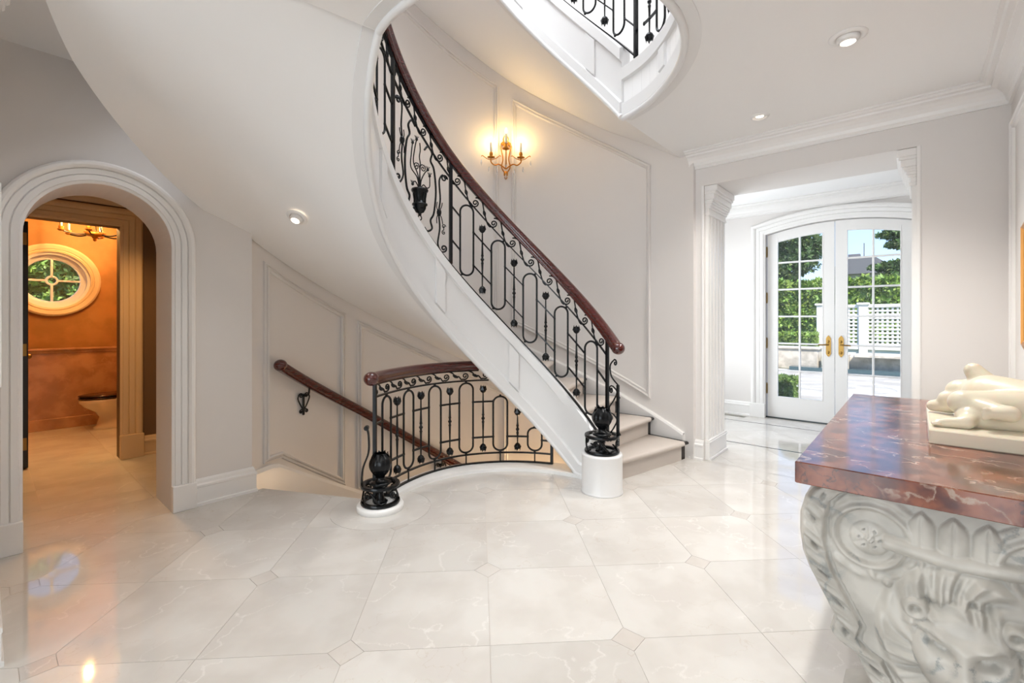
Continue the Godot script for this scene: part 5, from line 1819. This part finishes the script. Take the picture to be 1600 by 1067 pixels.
func toilet():
	var o := W(-7.95, 1.15, 0)
	var t := thing("toilet", "cream toilet with a dark wooden seat against the marble wainscot", "toilet", o)
	var s := Sh.new()
	var sec := func(h: float, a: float, b: float, front: float, s2: Array):
		var row := PackedVector3Array()
		for k in 28:
			var an := TAU * k / 28
			row.append(o + Vector3(a * cos(an), h, b * sin(an) + front))
		s2.append(row)
	var rows := []
	for q in [[0.0, 0.12, 0.2, 0.0], [0.03, 0.12, 0.2, 0.0], [0.05, 0.1, 0.17, 0.0], [0.15, 0.09, 0.14, 0.0], [0.22, 0.1, 0.16, 0.02], [0.26, 0.13, 0.2, 0.04], [0.3, 0.165, 0.235, 0.06], [0.34, 0.18, 0.255, 0.07], [0.345, 0.188, 0.265, 0.07], [0.375, 0.19, 0.27, 0.07], [0.39, 0.185, 0.265, 0.07], [0.39, 0.05, 0.1, 0.07]]: sec.call(q[0], q[1], q[2], q[3], rows)
	s.grid(rows, true, 1)
	part(t, "bowl", s, "porcelain")
	for k in 2:
		s = Sh.new()
		rows = []
		var h := 0.395 + 0.027 * k
		for q in [[h, 0.05], [h, 0.18], [h + 0.008, 0.192], [h + 0.018, 0.19], [h + 0.024, 0.175], [h + 0.024, 0.05]]: sec.call(q[0], q[1], q[1] * 1.43, 0.07, rows)
		if k == 1: sec.call(h + 0.026, 0.001, 0.001, 0.07, rows)
		s.grid(rows, true, 1)
		part(t, "seat" if k == 0 else "lid", s, "seat_wood")
	s = Sh.new()
	s.box(o + Vector3(0, 0.58, -0.36), Vector3(0.44, 0.38, 0.2), 0.03)
	s.box(o + Vector3(0, 0.785, -0.36), Vector3(0.47, 0.035, 0.22), 0.012)
	s.box(o + Vector3(0, 0.36, -0.3), Vector3(0.26, 0.07, 0.3), 0.02)
	part(t, "tank", s, "porcelain")
func chandelier():
	var c := W(-7.3, 0.89, 2.4)
	var t := thing("chandelier", "small dark iron candle chandelier hanging in the powder room", "chandelier", c)
	var s := Sh.new()
	s.lathe(pv2([[0.0, -0.075], [0.012, -0.07], [0.02, -0.055], [0.01, -0.045], [0.026, -0.035], [0.03, -0.02], [0.075, -0.012], [0.09, 0.0], [0.094, 0.022], [0.085, 0.026], [0.02, 0.028], [0.0, 0.028]]), c, 20)
	for k in 16: s.ball(c + Vector3(cos(TAU * k / 16) * 0.09, 0.03, sin(TAU * k / 16) * 0.09), Vector3.ONE * 0.008, 5)
	part(t, "hub", s, "gold")
	for k in 6:
		var d := Vector3(cos(TAU * k / 6 + 0.3), 0, sin(TAU * k / 6 + 0.3))
		s = Sh.new()
		s.tube(pv3(cat([c + d * 0.07 + Vector3(0, 0.005, 0), c + d * 0.18 + Vector3(0, -0.012, 0), c + d * 0.3 + Vector3(0, 0.012, 0)], 5)), 0.009, 7)
		var arm := part(t, "arm", s, "door_black")
		s = Sh.new()
		s.lathe(pv2([[0.0, 0.0], [0.02, 0.004], [0.034, 0.02], [0.028, 0.024], [0.018, 0.03], [0.024, 0.055], [0.0, 0.055]]), c + d * 0.3, 12)
		part(arm, "cup", s, "gold")
		s = Sh.new()
		s.lathe(pv2([[0.0, 0.05], [0.012, 0.05], [0.012, 0.13], [0.0, 0.132]]), c + d * 0.3, 10)
		part(arm, "candle", s, "candle")
		s = Sh.new()
		s.lathe(pv2([[0.0, 0.13], [0.012, 0.145], [0.009, 0.17], [0.0, 0.19]]), c + d * 0.3, 8)
		part(arm, "candle_bulb", s, "warm_lamp")
		if k % 3 == 0: omni("chandelier_light_%d" % k, c + d * 0.3 + Vector3(0, 0.155, 0), 0.9, Color(1.0, 0.78, 0.48), 0.02)
	for k in 3:
		var d := Vector3(cos(TAU * k / 3), 0, sin(TAU * k / 3))
		s = Sh.new()
		s.tube(pv3([c + d * 0.08 + Vector3(0, 0.02, 0), c + Vector3(0, 0.34, 0) + d * 0.01]), 0.005, 6)
		part(t, "hanger", s, "door_black")
	s = Sh.new()
	s.tube(pv3([c + Vector3(0, 0.33, 0), c + Vector3(0, 0.49, 0)]), 0.006, 6)
	s.lathe(pv2([[0.05, 0.5], [0.045, 0.48], [0.012, 0.47], [0.0, 0.468]]), c, 14)
	part(t, "stem", s, "door_black")
func small_things():
	# painting on the wall above the console; only its gilt edge shows
	var t := thing("framed_painting", "gilt-framed painting on the wall above the console", "painting", W(0.5, 3.5, 1.6))
	var s := Sh.new()
	s.molding(pv3([W(0.5, 2.9, 1.28), W(0.5, 2.9, 1.92), W(0.5, 3.96, 1.92), W(0.5, 3.96, 1.28)]), Vector3(-1, 0, 0), pv2([[0.0, 0.0], [0.0, 0.035], [-0.02, 0.045], [-0.05, 0.03], [-0.07, 0.02], [-0.07, 0.0]]), true)
	part(t, "frame", s, "gold")
	s = Sh.new()
	s.box(W(0.49, 3.43, 1.6), Vector3(0.012, 0.62, 1.04))
	part(t, "canvas", s, "canvas")
	t = thing("white_picture_frame", "plain white framed panel on the front wall, only its edge showing", "picture frame", W(-3.2, 0.03, 1.12))
	s = Sh.new()
	s.box(W(-3.2, 0.044, 1.545), Vector3(0.7, 0.85, 0.028), 0.004)
	part(t, "panel", s, "white_board")
	t = thing("floor_vent", "grey slotted floor vent beside the garden door casing", "vent", W(-2.0, 7.2, 0))
	s = Sh.new()
	s.box(W(-2.06, 7.27, 0.002), Vector3(0.38, 0.004, 0.1), 0.001)
	var pl := part(t, "plate", s, "vent")
	for k in 12:
		s = Sh.new()
		s.box(W(-2.22 + 0.029 * k, 7.27, 0.0045), Vector3(0.012, 0.003, 0.07))
		part(pl, "slat", s, "vent")
	# lamp low in the descending stair
	t = thing("stair_wall_lamp", "small warm lamp low on the lower stair wall", "wall lamp", P(2.2, 120, -0.9))
	s = Sh.new()
	s.ball(P(2.12, 120, -0.9), Vector3(0.07, 0.09, 0.07), 12)
	part(t, "shade", s, "warm_lamp")
	omni("stair_lamp_light", P(2.12, 120, -0.9), 0.75, Color(1.0, 0.84, 0.64), 0.06)

# ---------------------------------------------------------------- garden
func leaves(parent: Node, called: String, pts: PackedVector3Array, size: float, m: String, sd: int):
	var r := RandomNumberGenerator.new()
	r.seed = sd
	var s := Sh.new()
	s.st.set_color(Color.WHITE)
	for k in 5:   # a spray of five bent leaves
		var a := TAU * k / 5 + 0.4
		var d := Vector3(cos(a), 0.55 - 0.2 * (k % 3), sin(a)).normalized()
		var w := d.cross(Vector3(0.2, 1, 0.1)).normalized()
		s.st.set_smooth_group(-1)
		s.tri(Vector3.ZERO, d * 0.5 + w * 0.24, d)
		s.tri(Vector3.ZERO, d, d * 0.5 - w * 0.24 + Vector3(0, 0.08, 0))
	var mm := MultiMesh.new()
	mm.transform_format = MultiMesh.TRANSFORM_3D
	mm.use_colors = true
	mm.mesh = s.done()
	mm.instance_count = pts.size()
	for i in pts.size():
		var b := Basis.from_euler(Vector3(r.randf() * TAU, r.randf() * TAU, r.randf() * TAU)).scaled(Vector3.ONE * size * r.randf_range(0.6, 1.3))
		mm.set_instance_transform(i, Transform3D(b, pts[i]))
		var k := r.randf_range(0.55, 1.5)
		mm.set_instance_color(i, Color(k * r.randf_range(0.85, 1.2), k, k * r.randf_range(0.7, 1.1)))
	var o := MultiMeshInstance3D.new()
	o.name = called
	o.multimesh = mm
	o.material_override = M[m]
	parent.add_child(o, true)
	if not (parent is MeshInstance3D): o.position = -(parent as Node3D).position
	o.set_meta("kind", "stuff")
func hedge(called: String, label: String, u0: float, u1: float, v0: float, v1: float, h0: float, h1: float, m: String, n: int, size: float, bump: float, sd: int):
	var t := thing(called, label, "hedge", W((u0 + u1) * 0.5, (v0 + v1) * 0.5, h0))
	var s := Sh.new()
	s.box(W((u0 + u1) * 0.5, (v0 + v1) * 0.5, (h0 + h1) * 0.5 - size * 0.25), Vector3(u1 - u0 - size, h1 - h0 - size * 0.5, v1 - v0 - size), 0.05)
	part(t, "core", s, "leaf_core")
	var r := RandomNumberGenerator.new()
	r.seed = sd
	var nz := FastNoiseLite.new()
	nz.frequency = 0.9
	nz.seed = sd
	var p := PackedVector3Array()
	for i in n:
		var k := r.randf()
		var u := r.randf_range(u0, u1)
		var v := r.randf_range(v0, v1)
		var h := r.randf_range(h0, h1)
		if k < 0.5: v = v0 + r.randf_range(-0.02, 0.12)
		elif k < 0.8: h = h1 - r.randf_range(0.0, 0.1)
		elif k < 0.9: u = u1 - r.randf_range(0.0, 0.1)
		else: u = u0 + r.randf_range(0.0, 0.1)
		var b := bump * nz.get_noise_3d(u, h, v)
		h += b if h > h1 - 0.5 else 0.0
		p.append(W(u, v - b * 0.8, h))
	leaves(t, "foliage", p, size, m, sd)
func tree(label: String, at: Vector3, trunk_h: float, blobs: Array, n: int, size: float, m: String, sd: int, called := "tree"):
	var t := thing(called, label, "tree", at)
	var s := Sh.new()
	s.tube(pv3([at, at + Vector3(0.08, trunk_h * 0.5, 0), at + Vector3(0, trunk_h, 0.05)]), [0.2, 0.15, 0.09], 9)
	for b in blobs:
		var c: Vector3 = at + b[0]
		s.tube(pv3([at + Vector3(0, minf(trunk_h, maxf(trunk_h * 0.5, b[0].y * 0.7)), 0), c]), [0.07, 0.02], 6)
	part(t, "trunk", s, "bark")
	var r := RandomNumberGenerator.new()
	r.seed = sd
	var p := PackedVector3Array()
	var vol := 0.0
	for b in blobs: vol += b[1].x * b[1].y
	for b in blobs:
		var e: Vector3 = b[1]
		for i in int(n * e.x * e.y / vol):
			var d := Vector3(r.randfn(), r.randfn(), r.randfn()).normalized() * pow(r.randf(), 0.45)
			p.append(at + b[0] + d * e)
	leaves(t, "crown", p, size, m, sd)
func garden():
	var s := Sh.new()
	var gr := struct("patio", "pale stone patio outside the garden doors")
	slab(rect2(-9, 7.66, 7, 16.4), -0.3, -0.1, s)
	part(gr, "paving", s, "patio")
	for ring in [[1.25, 0.22], [0.55, 0.14]]:
		s = Sh.new()
		var rows := [PackedVector3Array(), PackedVector3Array(), PackedVector3Array(), PackedVector3Array()]
		for i in 49:
			var a := TAU * i / 48
			var d := Vector3(cos(a), 0, sin(a))
			var c := W(-1.55, 12.6, 0)
			rows[0].append(c + d * ring[0] + Vector3(0, -0.11, 0)); rows[1].append(c + d * ring[0] + Vector3(0, -0.094, 0)); rows[2].append(c + d * (ring[0] + ring[1]) + Vector3(0, -0.094, 0)); rows[3].append(c + d * (ring[0] + ring[1]) + Vector3(0, -0.11, 0))
		for k in 3: s.grid([rows[k], rows[k + 1]], false, 30 + k)
		part(gr, "paving_ring", s, "paver_light")
	for k in 5:
		s = Sh.new()
		s.box(W(0.7, 10.2 + k * 1.1, -0.1), Vector3(2.6, 0.014, 0.25))
		part(gr, "paving_band", s, "paver_light")
	var lw := struct("lawn", "green ground beyond the patio")
	s = Sh.new()
	slab(rect2(-60, 16.4, 40, 90), -0.4, -0.14, s)
	slab(rect2(-60, -20, -9, 16.4), -0.4, -0.14, s)
	slab(rect2(7, -20, 40, 16.4), -0.4, -0.14, s)
	part(lw, "ground", s, "lawn")
	# stone basin with its stepped walls
	var b := thing("stone_basin", "stepped stone fountain basin across the patio", "basin", W(-1.0, 16.6, -0.1))
	s = Sh.new()
	s.box(W(-4.9, 16.4, 0.08), Vector3(2.9, 0.4, 0.6), 0.02)
	part(b, "low_wall", s, "garden_stone")
	s = Sh.new()
	s.box(W(-3.2, 17.0, 0.2), Vector3(1.9, 0.64, 0.8), 0.02)
	s.box(W(-3.2, 17.0, 0.53), Vector3(2.0, 0.06, 0.9), 0.015)
	part(b, "high_wall", s, "garden_stone")
	s = Sh.new()
	s.box(W(-0.2, 16.9, 0.12), Vector3(3.9, 0.44, 0.5), 0.02)
	s.box(W(0.3, 16.62, 0.38), Vector3(3.3, 0.09, 0.7), 0.02)
	s.box(W(-1.72, 16.6, 0.16), Vector3(0.5, 0.52, 0.7), 0.02)
	part(b, "front_wall", s, "garden_stone")
	s = Sh.new()
	s.box(W(-0.3, 16.3, -0.04), Vector3(5.2, 0.1, 0.5))
	part(b, "water", s, "basin_water")
	hedge("box_hedge", "small square clipped box hedge on the patio near the doors", -2.5, -1.72, 9.7, 10.4, -0.1, 0.32, "leaf0", 5200, 0.045, 0.02, 11)
	hedge("clipped_hedge", "long low clipped hedge behind the stone basin", -9.0, -2.55, 18.0, 18.8, -0.15, 0.95, "leaf1", 9000, 0.09, 0.04, 12)
	hedge("tall_hedge", "tall dense green hedge closing the garden", -13.0, 6.0, 23.0, 25.0, -0.15, 2.9, "leaf1", 26000, 0.2, 0.5, 13)
	hedge("round_shrub", "bright leafy shrub in front of the clipped hedge", -4.95, -4.3, 17.2, 17.8, 0.2, 1.5, "leaf1", 1600, 0.12, 0.5, 19)
	# lattice screen
	var lt := thing("lattice_screen", "white lattice screen with square posts behind the basin", "lattice screen", W(-0.5, 19, -0.14))
	for u in [-2.48, -1.32, -0.1, 1.1]:
		s = Sh.new()
		s.box(W(u, 19, 0.9), Vector3(0.24, 2.1, 0.2), 0.015)
		s.box(W(u, 19, 1.93), Vector3(0.34, 0.07, 0.3), 0.015)
		part(lt, "post", s, "lattice")
	s = Sh.new()
	s.box(W(-0.7, 19, 1.86), Vector3(3.6, 0.1, 0.14), 0.01)
	s.box(W(-0.7, 19, 0.5), Vector3(3.6, 0.14, 0.14), 0.01)
	s.box(W(-0.7, 19.05, 0.15), Vector3(3.6, 0.6, 0.1), 0.01)
	part(lt, "rail", s, "lattice")
	s = Sh.new()
	for k in 29: s.box(W(-2.45 + k * 0.125, 19.0, 1.18), Vector3(0.055, 1.3, 0.02))
	for k in 11: s.box(W(-0.7, 18.98, 0.62 + k * 0.12), Vector3(3.5, 0.055, 0.02))
	stuff(lt, "lattice", s, "lattice")
	tree("tall leafy tree rising over the hedge beyond the left door leaf", W(-5.5, 32, -0.2), 3.8, [[Vector3(-0.5, 4.6, 0), Vector3(1.0, 0.8, 0.9)], [Vector3(0.4, 5.3, 0), Vector3(1.1, 1.0, 0.9)], [Vector3(0.1, 6.3, 0.2), Vector3(0.9, 0.8, 0.8)], [Vector3(1.0, 6.0, 0), Vector3(0.7, 0.6, 0.6)], [Vector3(-0.9, 5.7, 0), Vector3(0.7, 0.7, 0.6)]], 2300, 0.2, "leaf2", 21)
	tree("layered conifer with drooping branches seen in the right door leaf", W(-0.2, 28, -0.2), 6.4, [[Vector3(-0.55, 5.6, 0), Vector3(0.75, 0.22, 0.6)], [Vector3(-0.35, 5.1, 0), Vector3(0.6, 0.2, 0.6)], [Vector3(-0.6, 4.1, 0), Vector3(1.0, 0.25, 0.7)], [Vector3(-0.4, 3.6, 0.2), Vector3(0.8, 0.25, 0.7)], [Vector3(0.5, 5.0, 0), Vector3(0.8, 0.3, 0.6)], [Vector3(0.6, 3.9, 0), Vector3(0.9, 0.3, 0.6)], [Vector3(0, 6.2, 0), Vector3(0.4, 0.5, 0.4)]], 3600, 0.16, "leaf2", 22, "conifer")
	# neighbouring house
	var hs := thing("neighbour_house", "grey-roofed house far beyond the hedge", "house", W(-4.3, 60, -0.2))
	s = Sh.new()
	s.box(W(-4.2, 62, 3.0), Vector3(5.4, 6.4, 6))
	part(hs, "wall", s, "far_wall")
	s = Sh.new()
	s.prism(pv2([[-3.2, 6.1], [3.2, 6.1], [1.1, 7.7], [-1.4, 7.7]]), W(-4.2, 58.5, 0), Vector3(1, 0, 0), Vector3.UP, Vector3(0, 0, -6))
	var rf := part(hs, "roof", s, "roof")
	s = Sh.new()
	s.box(W(-4.9, 60, 7.9), Vector3(1.0, 0.7, 0.8), 0.03)
	s.box(W(-4.1, 60, 8.4), Vector3(0.08, 1.9, 0.08))
	part(rf, "chimney", s, "roof")
	# trees outside the round window
	for k in 3:
		tree(["leafy shrub outside the round window, mid branch", "leafy tree outside the round window, tall", "leafy tree outside the round window, low"][k], W(-15.0 - k * 0.8, [0.9, 2.4, -0.6][k], -0.2), [1.6, 2.6, 1.2][k], [[Vector3(0, 1.7, 0), Vector3(1.0, 1.4, 1.1)], [Vector3(0.2, 3.2, 0.3), Vector3(1.0, 1.3, 1.0)], [Vector3(0, 2.4, -0.8), Vector3(1.0, 1.0, 0.9)]], 2600, 0.17, ["leaf1", "leaf0", "leaf1"][k], 31 + k, "garden_tree")
